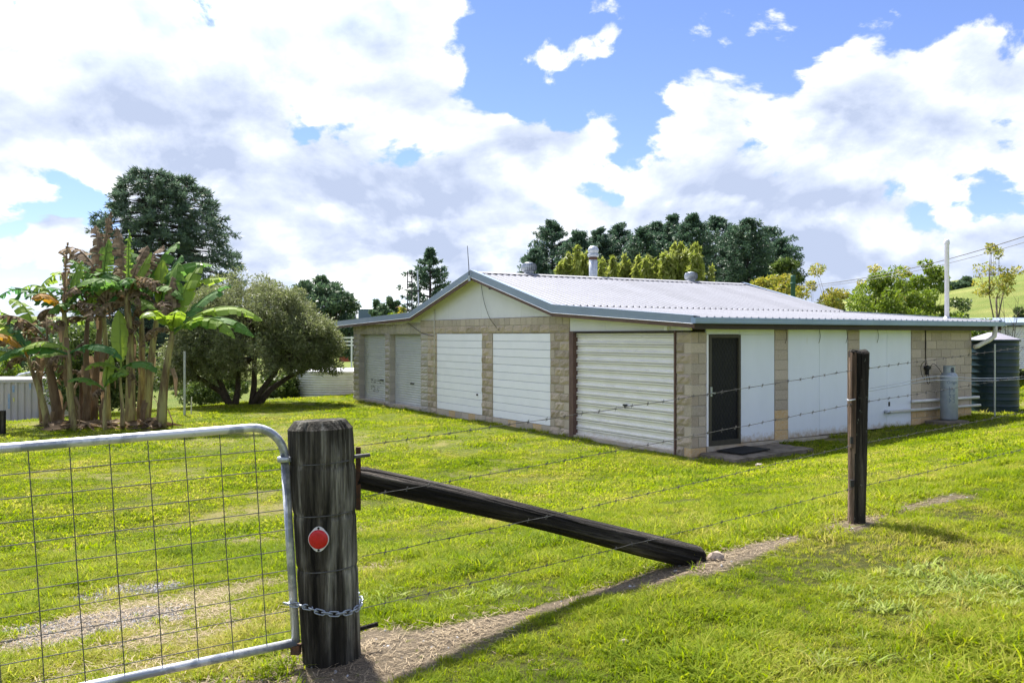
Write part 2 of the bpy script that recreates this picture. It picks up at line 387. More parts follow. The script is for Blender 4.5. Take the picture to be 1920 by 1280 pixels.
def weathered_wood(name, dark, mid, pale, lichen=None, band=9.0):
    """old hardwood: grain streaks along local Z, checks, a bleached and a blackened side"""
    m = bpy.data.materials.new(name); m.use_nodes = True; MATS[name] = m
    nt = m.node_tree; N = nt.nodes; L = nt.links; b = N['Principled BSDF']
    b.inputs['Roughness'].default_value = 0.88; b.inputs['Specular IOR Level'].default_value = 0.2
    tc = N.new('ShaderNodeTexCoord')
    def noise(sc, stretch, det=6, ro=0.6):
        mp = N.new('ShaderNodeMapping'); mp.inputs['Scale'].default_value = stretch; L.new(tc.outputs['Object'], mp.inputs[0])
        n = N.new('ShaderNodeTexNoise'); n.inputs['Scale'].default_value = sc; n.inputs['Detail'].default_value = det
        n.inputs['Roughness'].default_value = ro; L.new(mp.outputs[0], n.inputs['Vector']); return n.outputs['Fac']
    g1 = noise(band, (1, 1, 0.07)); g2 = noise(band * 5, (1, 1, 0.05)); g3 = noise(3.0, (1, 1, 0.5))
    cr = N.new('ShaderNodeValToRGB'); e = cr.color_ramp.elements
    e[0].position = 0.36; e[0].color = (*dark, 1); e[1].position = 0.68; e[1].color = (*pale, 1)
    q = e.new(0.52); q.color = (*mid, 1)
    L.new(g1, cr.inputs[0])
    cr2 = N.new('ShaderNodeValToRGB'); f = cr2.color_ramp.elements
    f[0].position = 0.34; f[0].color = (0.30, 0.30, 0.30, 1); f[1].position = 0.62; f[1].color = (1.15, 1.12, 1.1, 1)
    L.new(g2, cr2.inputs[0])
    mu = N.new('ShaderNodeMix'); mu.data_type = 'RGBA'; mu.blend_type = 'MULTIPLY'; mu.inputs[0].default_value = 1.0
    L.new(cr.outputs[0], mu.inputs[6]); L.new(cr2.outputs[0], mu.inputs[7]); c = mu.outputs[2]
    mr = N.new('ShaderNodeMapRange'); mr.inputs[1].default_value = 0.42; mr.inputs[2].default_value = 0.62
    L.new(g3, mr.inputs[0])
    dk = N.new('ShaderNodeMix'); dk.data_type = 'RGBA'; dk.inputs[7].default_value = (*dark, 1)
    hf = N.new('ShaderNodeMath'); hf.operation = 'MULTIPLY'; hf.inputs[1].default_value = 0.7; L.new(mr.outputs[0], hf.inputs[0])
    L.new(hf.outputs[0], dk.inputs[0]); L.new(c, dk.inputs[6]); c = dk.outputs[2]
    if lichen:
        ln = noise(34, (1, 1, 0.7), 8, 0.7)
        lm = N.new('ShaderNodeMapRange'); lm.inputs[1].default_value = 0.62; lm.inputs[2].default_value = 0.70; L.new(ln, lm.inputs[0])
        lx = N.new('ShaderNodeMix'); lx.data_type = 'RGBA'; lx.inputs[7].default_value = (*lichen, 1)
        L.new(lm.outputs[0], lx.inputs[0]); L.new(c, lx.inputs[6]); c = lx.outputs[2]
    L.new(c, b.inputs['Base Color'])
    bp = N.new('ShaderNodeBump'); bp.inputs['Strength'].default_value = 1.0; bp.inputs['Distance'].default_value = 0.03
    ad = N.new('ShaderNodeMath'); ad.operation = 'ADD'; L.new(g1, ad.inputs[0]); L.new(g2, ad.inputs[1])
    L.new(ad.outputs[0], bp.inputs['Height']); L.new(bp.outputs[0], b.inputs['Normal'])
    return m
weathered_wood('strainer_wood', (0.010, 0.009, 0.007), (0.10, 0.092, 0.074), (0.44, 0.43, 0.37), band=13)
weathered_wood('strut_wood', (0.010, 0.009, 0.008), (0.045, 0.039, 0.033), (0.20, 0.18, 0.155), band=14)
weathered_wood('post_wood', (0.010, 0.009, 0.008), (0.038, 0.033, 0.026), (0.11, 0.10, 0.08), lichen=(0.25, 0.27, 0.22))
weathered_wood('split_wood', (0.10, 0.065, 0.045), (0.23, 0.165, 0.12), (0.40, 0.33, 0.27))

leafmat('bunya_leaf', [(0.06, 0.10, 0.072), (0.10, 0.15, 0.105), (0.145, 0.205, 0.135)], 0.25)
leafmat('hoop_leaf', [(0.048, 0.088, 0.064), (0.075, 0.13, 0.085), (0.11, 0.17, 0.10)], 0.25)
leafmat('bottlebrush_leaf', [(0.11, 0.13, 0.055), (0.18, 0.205, 0.085), (0.22, 0.23, 0.13), (0.18, 0.235, 0.07)], 0.34)
leafmat('fig_leaf', [(0.05, 0.09, 0.055), (0.085, 0.14, 0.075), (0.13, 0.18, 0.10)], 0.25)
leafmat('bamboo_leaf', [(0.19, 0.24, 0.045), (0.28, 0.32, 0.075), (0.36, 0.38, 0.12)], 0.4)
leafmat('golden_leaf', [(0.16, 0.21, 0.04), (0.28, 0.28, 0.055), (0.40, 0.33, 0.07)], 0.4)
leafmat('bright_leaf', [(0.09, 0.15, 0.02), (0.17, 0.24, 0.035), (0.26, 0.32, 0.055)], 0.35)
leafmat('shrub_leaf', [(0.045, 0.08, 0.024), (0.09, 0.13, 0.036), (0.14, 0.18, 0.05)], 0.3)
leafmat('banana_leaf', [(0.07, 0.17, 0.06), (0.15, 0.26, 0.06), (0.28, 0.37, 0.07)], 0.45, 0.62, objrand=True, spec=0.15)
leafmat('banana_young', [(0.20, 0.30, 0.04), (0.26, 0.36, 0.06)], 0.45, 0.42, objrand=True)
leafmat('banana_dry', [(0.085, 0.058, 0.036), (0.19, 0.135, 0.085), (0.30, 0.225, 0.15)], 0.25, 0.85)
leafmat('banana_orange', [(0.34, 0.16, 0.035), (0.32, 0.22, 0.05)], 0.4, 0.7, objrand=True)
GRASS = [(0.05, 0.095, 0.008), (0.12, 0.185, 0.012), (0.21, 0.275, 0.020), (0.29, 0.32, 0.040), (0.38, 0.345, 0.10), (0.44, 0.37, 0.16)]
leafmat('grass_blade', GRASS, 0.5, 0.7, objrand=True, patch=0.55, spec=0.08)
leafmat('weed_leaf', [(0.20, 0.27, 0.05), (0.29, 0.35, 0.09), (0.36, 0.38, 0.13)], 0.4, 0.6, objrand=True, spec=0.1)
leafmat('straw_blade', [(0.30, 0.235, 0.15), (0.40, 0.32, 0.21), (0.22, 0.165, 0.11)], 0.2, 0.8)

# ------------------------------------------------------------------ terrain
CX, CY = 3.40, 16.40                    # near corner of the shed
BX, BY = 0.850, 0.527                   # along its side wall (local x of the shed)
AX, AY = -0.527, 0.850                  # along its front wall (local y of the shed)
def sd(x, y):
    """s along the side wall, d outwards from it"""
    return (x - CX) * BX + (y - CY) * BY, -((x - CX) * AX + (y - CY) * AY)
def from_sd(s, d):
    return CX + s * BX - d * AX, CY + s * BY - d * AY
FD = 8.08                               # the fence line runs at this d
def ground(x, y):
    x = np.asarray(x, dtype=float); y = np.asarray(y, dtype=float)
    s, d = sd(x, y)
    z0 = 0.034 * np.clip(s, 0, 40) * (1 - smooth(10, 40, -d))
    bank = 1.317 + 0.059 * np.clip(s, -16, 40)
    dd = np.clip(d, 0, None)
    w = np.where(dd < FD, (np.clip(np.minimum(dd, FD) - 1.1, 0, None) / (FD - 1.1)) ** 1.15, 1 + 0.09 * np.tanh((dd - FD) / 2.5))
    z = z0 * (1 - np.minimum(w, 1)) + bank * w
    q = (x + 10.0) * -0.85 + (y - 25.7) * 0.526          # past the lawn's crest the land falls away
    z = z - 1.9 * smooth(0.3, 16, q)
    r = np.hypot(x, y); az = np.degrees(np.arctan2(x, y))
    z = z + 11.5 * smooth(45, 165, r) * smooth(9, 33, az) * (1 - smooth(100, 170, np.abs(az)))
    z = z + 11.0 * smooth(150, 340, r) * (0.75 + 0.5 * fbm(az * 0.06 + 9, r * 0.001, 3))
    z = z + 0.05 * (fbm(x * 0.35 + 4, y * 0.35 + 8, 3) - 0.45) * smooth(3, 9, r) + 0.035 * (fbm(x * 1.7, y * 1.7, 3) - 0.45)
    return z
def gz(x, y): return float(ground(x, y))
def ground_px(px, py):
    """where the ray through a photograph pixel meets the ground"""
    k = (px - 960) / F; m = (HY - py) / F; Y = 2.0
    while Y < 400:
        if EYE + m * Y <= gz(k * Y, Y): break
        Y *= 1.004
    return Vector((k * Y, Y, gz(k * Y, Y)))

PATCHES = []      # x, y, radius x, radius y (across / along the fence direction), kind
def patch(px, py, rx, ry, kind, w=1.0):
    p = ground_px(px, py); PATCHES.append((p.x, p.y, rx, ry, kind, w))
patch(180, 1165, 0.75, 0.36, 'gravel', 1.2); patch(260, 1105, 0.60, 0.36, 'gravel', 1.15); patch(300, 1140, 0.95, 0.55, 'dry', 1.2); patch(90, 1200, 0.6, 0.35, 'dry', 1.0)
patch(80, 1245, 0.45, 0.15, 'gravel', 0.7)
patch(480, 965, 1.1, 0.75, 'dry', 1.2); patch(450, 985, 0.55, 0.30, 'gravel', 0.85); patch(310, 992, 0.4, 0.2, 'gravel', 0.5)
patch(100, 1035, 0.5, 0.3, 'dry', 0.5); patch(700, 1065, 0.40, 0.22, 'dry', 0.8); patch(640, 1250, 0.85, 0.42, 'dirt', 1.0)
patch(1325, 1064, 0.16, 0.12, 'dirt', 1.0); patch(1590, 985, 0.36, 0.18, 'dirt', 1.0); patch(1705, 948, 0.20, 0.05, 'dirt', 0.75)
patch(1340, 1000, 0.7, 0.35, 'dry', 0.45); patch(1150, 890, 0.8, 0.5, 'dry', 0.35)
patch(1400, 868, 0.6, 0.5, 'dry', 0.5); patch(620, 1215, 0.45, 0.25, 'dirt', 1.0)

def masks(x, y):
    s, d = sd(x, y)
    n = fbm(x * 2.1 + 3, y * 2.1 + 7, 4); n2 = fbm(x * 7 + 1, y * 7 + 2, 3)
    wid = 0.105 + 0.21 * smooth(-8.6, -10.2, s) + 0.05 * np.sin(s * 2.3)
    off = 0.02 + 0.03 * np.sin(s * 1.3 + 1) + 0.05 * smooth(-8.8, -10, s)
    along = smooth(-11.2, -10.6, s) * (1 - 0.45 * smooth(-6.2, -5.4, s)) * (1 - smooth(-5.0, -4.2, s))
    f = np.clip(1.45 - np.abs(d - FD - off) / wid, 0, 1) * along
    dirt = f; grav = np.zeros_like(x); dry = np.zeros_like(x)
    for (cx, cy, rx, ry, kind, w) in PATCHES:
        u = (x - cx) * BX + (y - cy) * BY; v = (x - cx) * AX + (y - cy) * AY
        g = np.exp(-((u / rx) ** 2 + (v / ry) ** 2)) * w
        if kind == 'dirt': dirt = np.maximum(dirt, g * 1.15)
        elif kind == 'gravel': grav = np.maximum(grav, g)
        else: dry = np.maximum(dry, g)
    # worn edge along the shed
    edge = np.exp(-np.clip(np.abs(s + 0.12) / 0.20, 0, 9) ** 2) * (d < 0.3) * (d > -17.5) * 0.55 + \
        np.exp(-np.clip(np.abs(d - 0.15) / 0.28, 0, 9) ** 2) * (s > -0.3) * (s < 9.6) * 0.45
    dirt = np.maximum(dirt, edge)
    dirt = smooth(0.35, 0.75, dirt + (n - 0.46) * 0.5 + (n2 - 0.45) * 0.45)
    grav = smooth(0.40, 0.75, grav + (n - 0.46) * 1.3 + (n2 - 0.45) * 0.9) * smooth(0.04, 0.2, grav)
    lawn = smooth(0.50, 0.68, fbm(x * 0.55 + 11, y * 0.55 + 3, 4)) * 0.55 * (d < FD)
    dry = smooth(0.25, 0.85, np.maximum(dry, lawn) + (n - 0.46) * 0.8 + (n2 - 0.45) * 0.4)
    return dirt, grav, dry

def axis(lo, hi, dlo, dhi, fine, grow, end):
    a = list(np.arange(dlo, dhi, fine)); st = fine; v = a[-1]
    while v < hi: st = min(st * grow, end); v += st; a.append(v)
    st = fine; v = dlo; pre = []
    while v > lo: st = min(st * grow, end); v -= st; pre.append(v)
    return np.array(pre[::-1] + a)
xs = axis(-2600, 2600, -4.2, 5.5, 0.05, 1.07, 160); ys = axis(-600, 3000, 2.4, 8.6, 0.045, 1.045, 160)
GX, GY = np.meshgrid(xs, ys); GZ = ground(GX, GY)
V = np.stack([GX, GY, GZ], -1).reshape(-1, 3); nx = len(xs); ny = len(ys)
ii = (np.arange(ny - 1)[:, None] * nx + np.arange(nx - 1)[None, :]).ravel()
gme = np_mesh('ground', V, np.stack([ii, ii + 1, ii + nx + 1, ii + nx], 1))
mk = masks(GX.ravel(), GY.ravel())
for nm, vals in zip(('dirt', 'gravel', 'dry'), mk):
    a = gme.attributes.new(nm, 'FLOAT', 'POINT'); a.data.foreach_set('value', vals.astype(np.float32))

def ground_material():
    m = bpy.data.materials.new('ground'); m.use_nodes = True; nt = m.node_tree; N = nt.nodes; L = nt.links
    b = N['Principled BSDF']; b.inputs['Roughness'].default_value = 0.95; b.inputs['Specular IOR Level'].default_value = 0.1
    g = N.new('ShaderNodeNewGeometry')
    def noise(sc, det=6, ro=0.6):
        n = N.new('ShaderNodeTexNoise'); n.inputs['Scale'].default_value = sc; n.inputs['Detail'].default_value = det
        n.inputs['Roughness'].default_value = ro; L.new(g.outputs['Position'], n.inputs['Vector']); return n.outputs['Fac']
    def rng_(v, a, b_, o0=0, o1=1):
        r = N.new('ShaderNodeMapRange'); L.new(v, r.inputs[0])
        for i, q in zip((1, 2, 3, 4), (a, b_, o0, o1)): r.inputs[i].default_value = q
        return r.outputs[0]
    def mix(fac, a, c):
        x = N.new('ShaderNodeMix'); x.data_type = 'RGBA'
        if isinstance(fac, float): x.inputs[0].default_value = fac
        else: L.new(fac, x.inputs[0])
        for i, v in ((6, a), (7, c)):
            if isinstance(v, tuple): x.inputs[i].default_value = (*v, 1)
            else: L.new(v, x.inputs[i])
        return x.outputs[2]
    def attr(nm):
        a = N.new('ShaderNodeAttribute'); a.attribute_name = nm; return a.outputs['Fac']
    big = rng_(noise(0.09, 5), 0.35, 0.65); med = rng_(noise(0.8, 6), 0.35, 0.65); fine = rng_(noise(26, 7, 0.7), 0.32, 0.68); hair = rng_(noise(95, 4, 0.7), 0.3, 0.7)
    grass = mix(med, (0.125, 0.175, 0.018), (0.20, 0.235, 0.035))
    grass = mix(big, grass, mix(0.5, grass, (0.25, 0.28, 0.05)))
    grass = mix(rng_(fine, 0.1, 1, 0.0, 0.9), grass, mix(0.85, grass, (0.075, 0.095, 0.016)))
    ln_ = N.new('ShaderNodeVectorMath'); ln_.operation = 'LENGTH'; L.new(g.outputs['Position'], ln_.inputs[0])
    shaded_thatch = mix(fine, (0.13, 0.145, 0.030), (0.075, 0.075, 0.025))  # thatch near the camera, shade between the blades put into its colour
    grass = mix(rng_(ln_.outputs['Value'], 8, 20), shaded_thatch, grass)
    pasture = mix(rng_(noise(0.16, 7, 0.65), 0.36, 0.64), (0.095, 0.14, 0.026), (0.165, 0.185, 0.050))
    grass = mix(rng_(ln_.outputs['Value'], 36, 60), grass, pasture)
    drygrass = mix(hair, (0.42, 0.35, 0.16), (0.30, 0.28, 0.09))
    c = mix(rng_(attr('dry'), 0, 1, 0, 0.75), grass, drygrass)
    soil = mix(fine, (0.27, 0.215, 0.15), (0.175, 0.138, 0.098)); soil = mix(rng_(hair, 0.45, 0.8), soil, (0.36, 0.30, 0.215))
    c = mix(attr('dirt'), c, soil)
    vo = N.new('ShaderNodeTexVoronoi'); vo.inputs['Scale'].default_value = 42; L.new(g.outputs['Position'], vo.inputs['Vector'])
    st = N.new('ShaderNodeMix'); st.data_type = 'RGBA'; L.new(rng_(vo.outputs['Distance'], 0.05, 0.5), st.inputs[0])
    st.inputs[6].default_value = (0.36, 0.37, 0.40, 1); st.inputs[7].default_value = (0.13, 0.12, 0.11, 1)
    c = mix(attr('gravel'), c, st.outputs[2])
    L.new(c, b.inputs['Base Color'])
    bp = N.new('ShaderNodeBump'); bp.inputs['Strength'].default_value = 1.0; bp.inputs['Distance'].default_value = 0.05
    ad = N.new('ShaderNodeMath'); ad.operation = 'ADD'; L.new(noise(26, 7, 0.7), ad.inputs[0]); L.new(noise(95, 4, 0.7), ad.inputs[1])
    L.new(ad.outputs[0], bp.inputs['Height']); L.new(bp.outputs[0], b.inputs['Normal'])
    return m
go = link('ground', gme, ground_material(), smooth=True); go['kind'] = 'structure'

# ------------------------------------------------------------------ grass, straw, gravel
def blade_mesh(name, r, nb, spread, h0, h1, w, lean, m, seg=3):
    V = []; Fc = []
    for i in range(nb):
        a = r.random() * 6.283; rad = spread * math.sqrt(r.random()); x = rad * math.cos(a); y = rad * math.sin(a)
        az = r.random() * 6.283; h = h0 + (h1 - h0) * r.random(); ln = lean * (0.4 + r.random()); ww = w * (0.7 + 0.6 * r.random())
        dx, dy = math.cos(az), math.sin(az); o = len(V)
        tw = az + 1.57 + (r.random() - 0.5)
        sx, sy = math.cos(tw), math.sin(tw)
        for k in range(seg + 1):
            t = k / seg; lx = ln * h * t * t; z = h * t * (1 - 0.35 * ln * t) - 0.006
            q = ww * (1 - t ** 1.6) * 0.5
            if k < seg:
                V += [(x + dx * lx - sx * q, y + dy * lx - sy * q, z), (x + dx * lx + sx * q, y + dy * lx + sy * q, z)]
            else: V += [(x + dx * lx, y + dy * lx, z)]
        for k in range(seg - 1):
            Fc += [(o + 2 * k, o + 2 * k + 1, o + 2 * k + 3), (o + 2 * k, o + 2 * k + 3, o + 2 * k + 2)]
        Fc += [(o + 2 * seg - 2, o + 2 * seg - 1, o + 2 * seg)]
    me = np_mesh(name, V, Fc); me.materials.append(MATS[m]); return me

def source(colname, meshes):
    c = bpy.data.collections.new(colname)
    for i, me in enumerate(meshes):
        c.objects.link(bpy.data.objects.new('%s_%02d' % (colname, i), me))
    return c

def scatter(name, coll, P, rot, scl, idx, label, cat):
    """points carrying rotation, scale and which tuft; geometry nodes put the tufts there"""
    me = bpy.data.meshes.new(name); me.vertices.add(len(P)); me.vertices.foreach_set('co', P.astype(np.float32).ravel())
    a = me.attributes.new('rot', 'FLOAT_VECTOR', 'POINT'); a.data.foreach_set('vector', rot.astype(np.float32).ravel())
    a = me.attributes.new('scl', 'FLOAT_VECTOR', 'POINT'); a.data.foreach_set('vector', scl.astype(np.float32).ravel())
    a = me.attributes.new('idx', 'INT', 'POINT'); a.data.foreach_set('value', idx.astype(np.int32))
    o = bpy.data.objects.new(name, me); COL.objects.link(o)
    ng = bpy.data.node_groups.new(name, 'GeometryNodeTree')
    ng.interface.new_socket('Geometry', in_out='INPUT', socket_type='NodeSocketGeometry')
    ng.interface.new_socket('Geometry', in_out='OUTPUT', socket_type='NodeSocketGeometry')
    N = ng.nodes; L = ng.links
    gi = N.new('NodeGroupInput'); gout = N.new('NodeGroupOutput')
    ip = N.new('GeometryNodeInstanceOnPoints'); ci = N.new('GeometryNodeCollectionInfo')
    ci.inputs['Collection'].default_value = coll; ci.inputs['Separate Children'].default_value = True; ci.inputs['Reset Children'].default_value = True
    def na(nm, ty):
        n = N.new('GeometryNodeInputNamedAttribute'); n.data_type = ty; n.inputs['Name'].default_value = nm; return n.outputs[0]
    er = N.new('FunctionNodeEulerToRotation'); L.new(na('rot', 'FLOAT_VECTOR'), er.inputs[0])
    L.new(gi.outputs[0], ip.inputs['Points']); L.new(ci.outputs[0], ip.inputs['Instance']); ip.inputs['Pick Instance'].default_value = True
    L.new(na('idx', 'INT'), ip.inputs['Instance Index']); L.new(er.outputs[0], ip.inputs['Rotation']); L.new(na('scl', 'FLOAT_VECTOR'), ip.inputs['Scale'])
    L.new(ip.outputs[0], gout.inputs[0])
    md = o.modifiers.new('scatter', 'NODES'); md.node_group = ng
    tag(o, label, cat, kind='stuff')
    return o

rr = random.Random(5)
tufts = [blade_mesh('tuft', rr, 16, 0.055, 0.020, 0.055, 0.0060, 0.9, 'grass_blade') for _ in range(6)] + \
        [blade_mesh('tuft', rr, 14, 0.050, 0.040, 0.085, 0.0065, 1.0, 'grass_blade') for _ in range(3)] + \
        [blade_mesh('weed', rr, 11, 0.045, 0.04, 0.085, 0.014, 1.1, 'weed_leaf') for _ in range(2)] + \
        [blade_mesh('lawn', rr, 26, 0.13, 0.018, 0.045, 0.011, 1.0, 'grass_blade', 2) for _ in range(4)]
tuft_col = source('tuft_source', tufts)

def in_shed(x, y, m=0.02):
    s, d = sd(x, y); return (s > -m) & (s < 9.4 + m) & (d < m) & (d > -17.4)
def field(y0, y1, dens, spread=1.24):
    n = int(dens * (spread * (y1 * y1 - y0 * y0) / 2))
    y = np.sqrt(rng.random(n) * (y1 * y1 - y0 * y0) + y0 * y0); x = (rng.random(n) - 0.5) * spread * y
    return x, y
PX, PY, SC, IX = [], [], [], []
def sow(y0, y1, dens, ids, s0, s1, edge=0.02):
    x, y = field(y0, y1, dens)
    di, gr, dr = masks(x, y)
    big = fbm(x * 1.1 + 20, y * 1.1 + 31, 4)
    clump = fbm(x * 4.2 + 7, y * 4.2 + 1, 3); cl = smooth(0.28, 0.60, clump)
    keep = (rng.random(len(x)) < 0.58 + 0.6 * cl) & (rng.random(len(x)) > np.clip(di * 1.05 + gr * 0.88 + dr * 0.22, 0, 0.985)) & ~in_shed(x, y, edge)
    sdv = sd(x, y); keep &= ~((sdv[0] > 0.15) & (sdv[0] < 2.35) & (sdv[1] < 1.05) & (sdv[1] > -0.1))       # concrete step
    x = x[keep]; y = y[keep]; big = big[keep]; dr = dr[keep]; cl = cl[keep]
    PX.append(x); PY.append(y)
    sc = (s0 + (s1 - s0) * rng.random(len(x))) * (0.62 + 0.65 * smooth(0.30, 0.66, big)) * (0.62 + 0.62 * cl) * (1 - 0.45 * dr) * (1 - 0.55 * np.clip(di[keep] * 1.5, 0, 1)) * (1 - 0.45 * np.exp(-((sd(x, y)[1] - FD - 0.14) / 0.22) ** 2))
    SC.append(sc); IX.append(np.array(ids)[rng.integers(0, len(ids), len(x))])
sow(2.3, 5.0, 2300, [0, 1, 2, 3, 4, 5, 6, 7, 8], 0.65, 1.25)
sow(5.0, 9.0, 1150, [0, 1, 2, 3, 4, 5, 6, 7, 8], 0.75, 1.35)
sow(9.0, 17.0, 360, [11, 12, 13, 14], 0.9, 1.4)
sow(17.0, 34.0, 70, [11, 12, 13, 14], 1.1, 1.7)
# broad-leaved weeds in the near bank on the lower right, and a few elsewhere
for (px, py, rad, n) in ((1790, 1100, 0.42, 90), (1660, 1130, 0.25, 30), (1880, 1120, 0.3, 40), (1540, 1240, 0.3, 24), (1230, 905, 0.3, 14), (700, 1120, 0.2, 14), (890, 1120, 0.25, 14)):
    c = ground_px(px, py); PX.append(c.x + rng.normal(0, rad * 0.6, n)); PY.append(c.y + rng.normal(0, rad * 0.6, n))
    SC.append(0.6 + 0.6 * rng.random(n)); IX.append(rng.integers(9, 11, n))
# longer grass where the mower does not reach: round the posts, the strut and the walls
for (px, py, rad, n) in ((705, 1150, 0.16, 40), (1190, 1060, 0.25, 40), (1540, 1005, 0.2, 30), (1660, 960, 0.15, 20), (480, 1260, 0.2, 30)):
    c = ground_px(px, py); PX.append(c.x + rng.normal(0, rad * 0.6, n)); PY.append(c.y + rng.normal(0, rad * 0.6, n))
    SC.append(0.9 + 0.6 * rng.random(n)); IX.append(rng.integers(6, 9, n))
# tufts left along the foot of the walls
for k in range(420):
    if k < 260: s_, d_ = -0.03 - 0.10 * rng.random(), -rng.random() * 17.2
    else: s_, d_ = 2.4 + 7.0 * rng.random(), 0.03 + 0.12 * rng.random()
    if vnoise(np.array([(s_ + d_) * 1.1 + 40]), np.array([3.3]))[0] < 0.42: continue
    q = from_sd(s_, d_); PX.append(np.array([q[0]])); PY.append(np.array([q[1]])); SC.append(np.array([0.9 + 1.3 * rng.random()])); IX.append(rng.integers(6, 9, 1))
x = np.concatenate(PX); y = np.concatenate(PY); sc = np.concatenate(SC); ix = np.concatenate(IX); n = len(x)
P = np.stack([x, y, ground(x, y)], 1)
rot = np.stack([rng.normal(0, 0.12, n), rng.normal(0, 0.12, n), rng.random(n) * 6.283], 1)
scatter('grass', tuft_col, P, rot, np.stack([sc * (0.9 + 0.3 * rng.random(n)), sc, sc * (0.7 + 0.5 * rng.random(n))], 1), ix,
        'short sunlit green lawn grass covering the yard and the bank', 'grass')
print('grass tufts', n)

# straw litter on the bare dirt
straws = []
for k in range(4):
    mb = MB()
    for i in range(9):
        a = rr.random() * 6.283; px_, py_ = rr.gauss(0, 0.05), rr.gauss(0, 0.05); l = 0.02 + 0.05 * rr.random(); w = 0.0014
        z = 0.002 + 0.012 * rr.random(); t = (rr.random() - 0.4) * 0.5
        dx, dy = math.cos(a), math.sin(a)
        mb.add([(px_ - dy * w, py_ + dx * w, z), (px_ + dy * w, py_ - dx * w, z), (px_ + dx * l + dy * w, py_ + dy * l - dx * w, z + l * t * 0.4 + 0.003), (px_ + dx * l - dy * w, py_ + dy * l + dx * w, z + l * t * 0.4 + 0.003)], [(0, 1, 2, 3)])
    me = mb.mesh('straw'); me.materials.append(MATS['straw_blade']); straws.append(me)
x, y = field(2.3, 10.0, 700); di, gr, dr = masks(x, y)
k = rng.random(len(x)) < np.clip(di * 0.32 + dr * 0.42 + gr * 0.12, 0, 1) * (0.5 + 0.5 * (y < 7)); x = x[k]; y = y[k]; n = len(x)
scatter('straw', source('straw_source', straws), np.stack([x, y, ground(x, y)], 1), np.stack([np.zeros(n), np.zeros(n), rng.random(n) * 6.283], 1),
        np.ones((n, 3)) * (0.7 + 0.6 * rng.random((n, 1))), rng.integers(0, 4, n), 'dry straw litter on the bare dirt under the fence', 'straw')
# gravel by the gate
stones = []
for k in range(4):
    bm = bmesh.new(); bmesh.ops.create_icosphere(bm, subdivisions=1, radius=1.0)
    for v in bm.verts: v.co *= 0.75 + 0.5 * rr.random()
    for v in bm.verts: v.co.z *= 0.6
    me = bpy.data.meshes.new('stone'); bm.to_mesh(me); bm.free(); me.materials.append(MATS['bluestone']); stones.append(me)
x, y = field(2.3, 9.0, 1500); di, gr, dr = masks(x, y)
k = rng.random(len(x)) < np.clip(gr * 0.8 + di * 0.03, 0, 1); x = x[k]; y = y[k]; n = len(x)
scatter('gravel', source('stone_source', stones), np.stack([x, y, ground(x, y)], 1), rng.random((n, 3)) * 6.283,
        np.ones((n, 3)) * (0.004 + 0.009 * rng.random((n, 1)) ** 2), rng.integers(0, 4, n), 'grey blue-metal gravel showing through the grass inside the gate', 'gravel')

# ------------------------------------------------------------------ the shed
shed = empty('shed', (CX, CY, 0), math.atan2(BY, BX))
tag(shed, 'low concrete-block shed with a pale grey ribbed steel roof and garage doors', 'shed')
M = MATS
# --- block meshes (unit size: x -.5..+.5 length, z -.5..+.5 height, front at y=0, depth to y=1)
def block_mesh(name, rough, seed):
    r = random.Random(seed); nx_, nz_ = 6, 4; V = []; Fc = []
    for j in range(nz_ + 1):
        for i in range(nx_ + 1):
            x_ = i / nx_ - 0.5; z_ = j / nz_ - 0.5
            e = i in (0, nx_) or j in (0, nz_)
            y_ = (0.06 if e else 0.0) - (0 if e else rough * r.random())
            V.append((x_, y_, z_))
    for j in range(nz_):
        for i in range(nx_):
            a = j * (nx_ + 1) + i; Fc.append((a, a + 1, a + nx_ + 2, a + nx_ + 1))
    o = len(V)
    V += [(-.5, 1, -.5), (.5, 1, -.5), (.5, 1, .5), (-.5, 1, .5)]
    bl, br, tr, tl = 0, nx_, (nz_ + 1) * (nx_ + 1) - 1, nz_ * (nx_ + 1)
    Fc += [tuple([o + 1] + [i for i in range(nx_, -1, -1)] + [o]), tuple([o + 3] + [tl + i for i in range(nx_ + 1)] + [o + 2]),
           tuple([o] + [j * (nx_ + 1) for j in range(nz_ + 1)] + [o + 3]), tuple([o + 2] + [j * (nx_ + 1) + nx_ for j in range(nz_, -1, -1)] + [o + 1])]
    me = bpy.data.meshes.new(name); me.from_pydata(V, [], Fc); me.update(); return me
def smooth_block_mesh(name):
    c = 0.02; cz = 0.035
    V = [(-.5 + c, 0, -.5 + cz), (.5 - c, 0, -.5 + cz), (.5 - c, 0, .5 - cz), (-.5 + c, 0, .5 - cz),
         (-.5, .06, -.5), (.5, .06, -.5), (.5, .06, .5), (-.5, .06, .5), (-.5, 1, -.5), (.5, 1, -.5), (.5, 1, .5), (-.5, 1, .5)]
    Fc = [(0, 1, 2, 3), (4, 5, 1, 0), (5, 6, 2, 1), (6, 7, 3, 2), (7, 4, 0, 3), (8, 9, 5, 4), (9, 10, 6, 5), (10, 11, 7, 6), (11, 8, 4, 7)]
    me = bpy.data.meshes.new(name); me.from_pydata(V, [], Fc); me.update(); return me
BM = {}
for kind, m_ in (('split', 'split_block'), ('grey', 'grey_block')):
    BM[kind] = []
    for q in range(4):
        me = block_mesh('block', 0.16, q * 7 + len(kind)); me.materials.append(M[m_]); BM[kind].append(me)
for kind, m_ in (('smooth', 'smooth_block'), ('stain', 'stained_block')):
    me = smooth_block_mesh('block'); me.materials.append(M[m_]); BM[kind] = [me]
brng = random.Random(11)
NBLOCK = 0
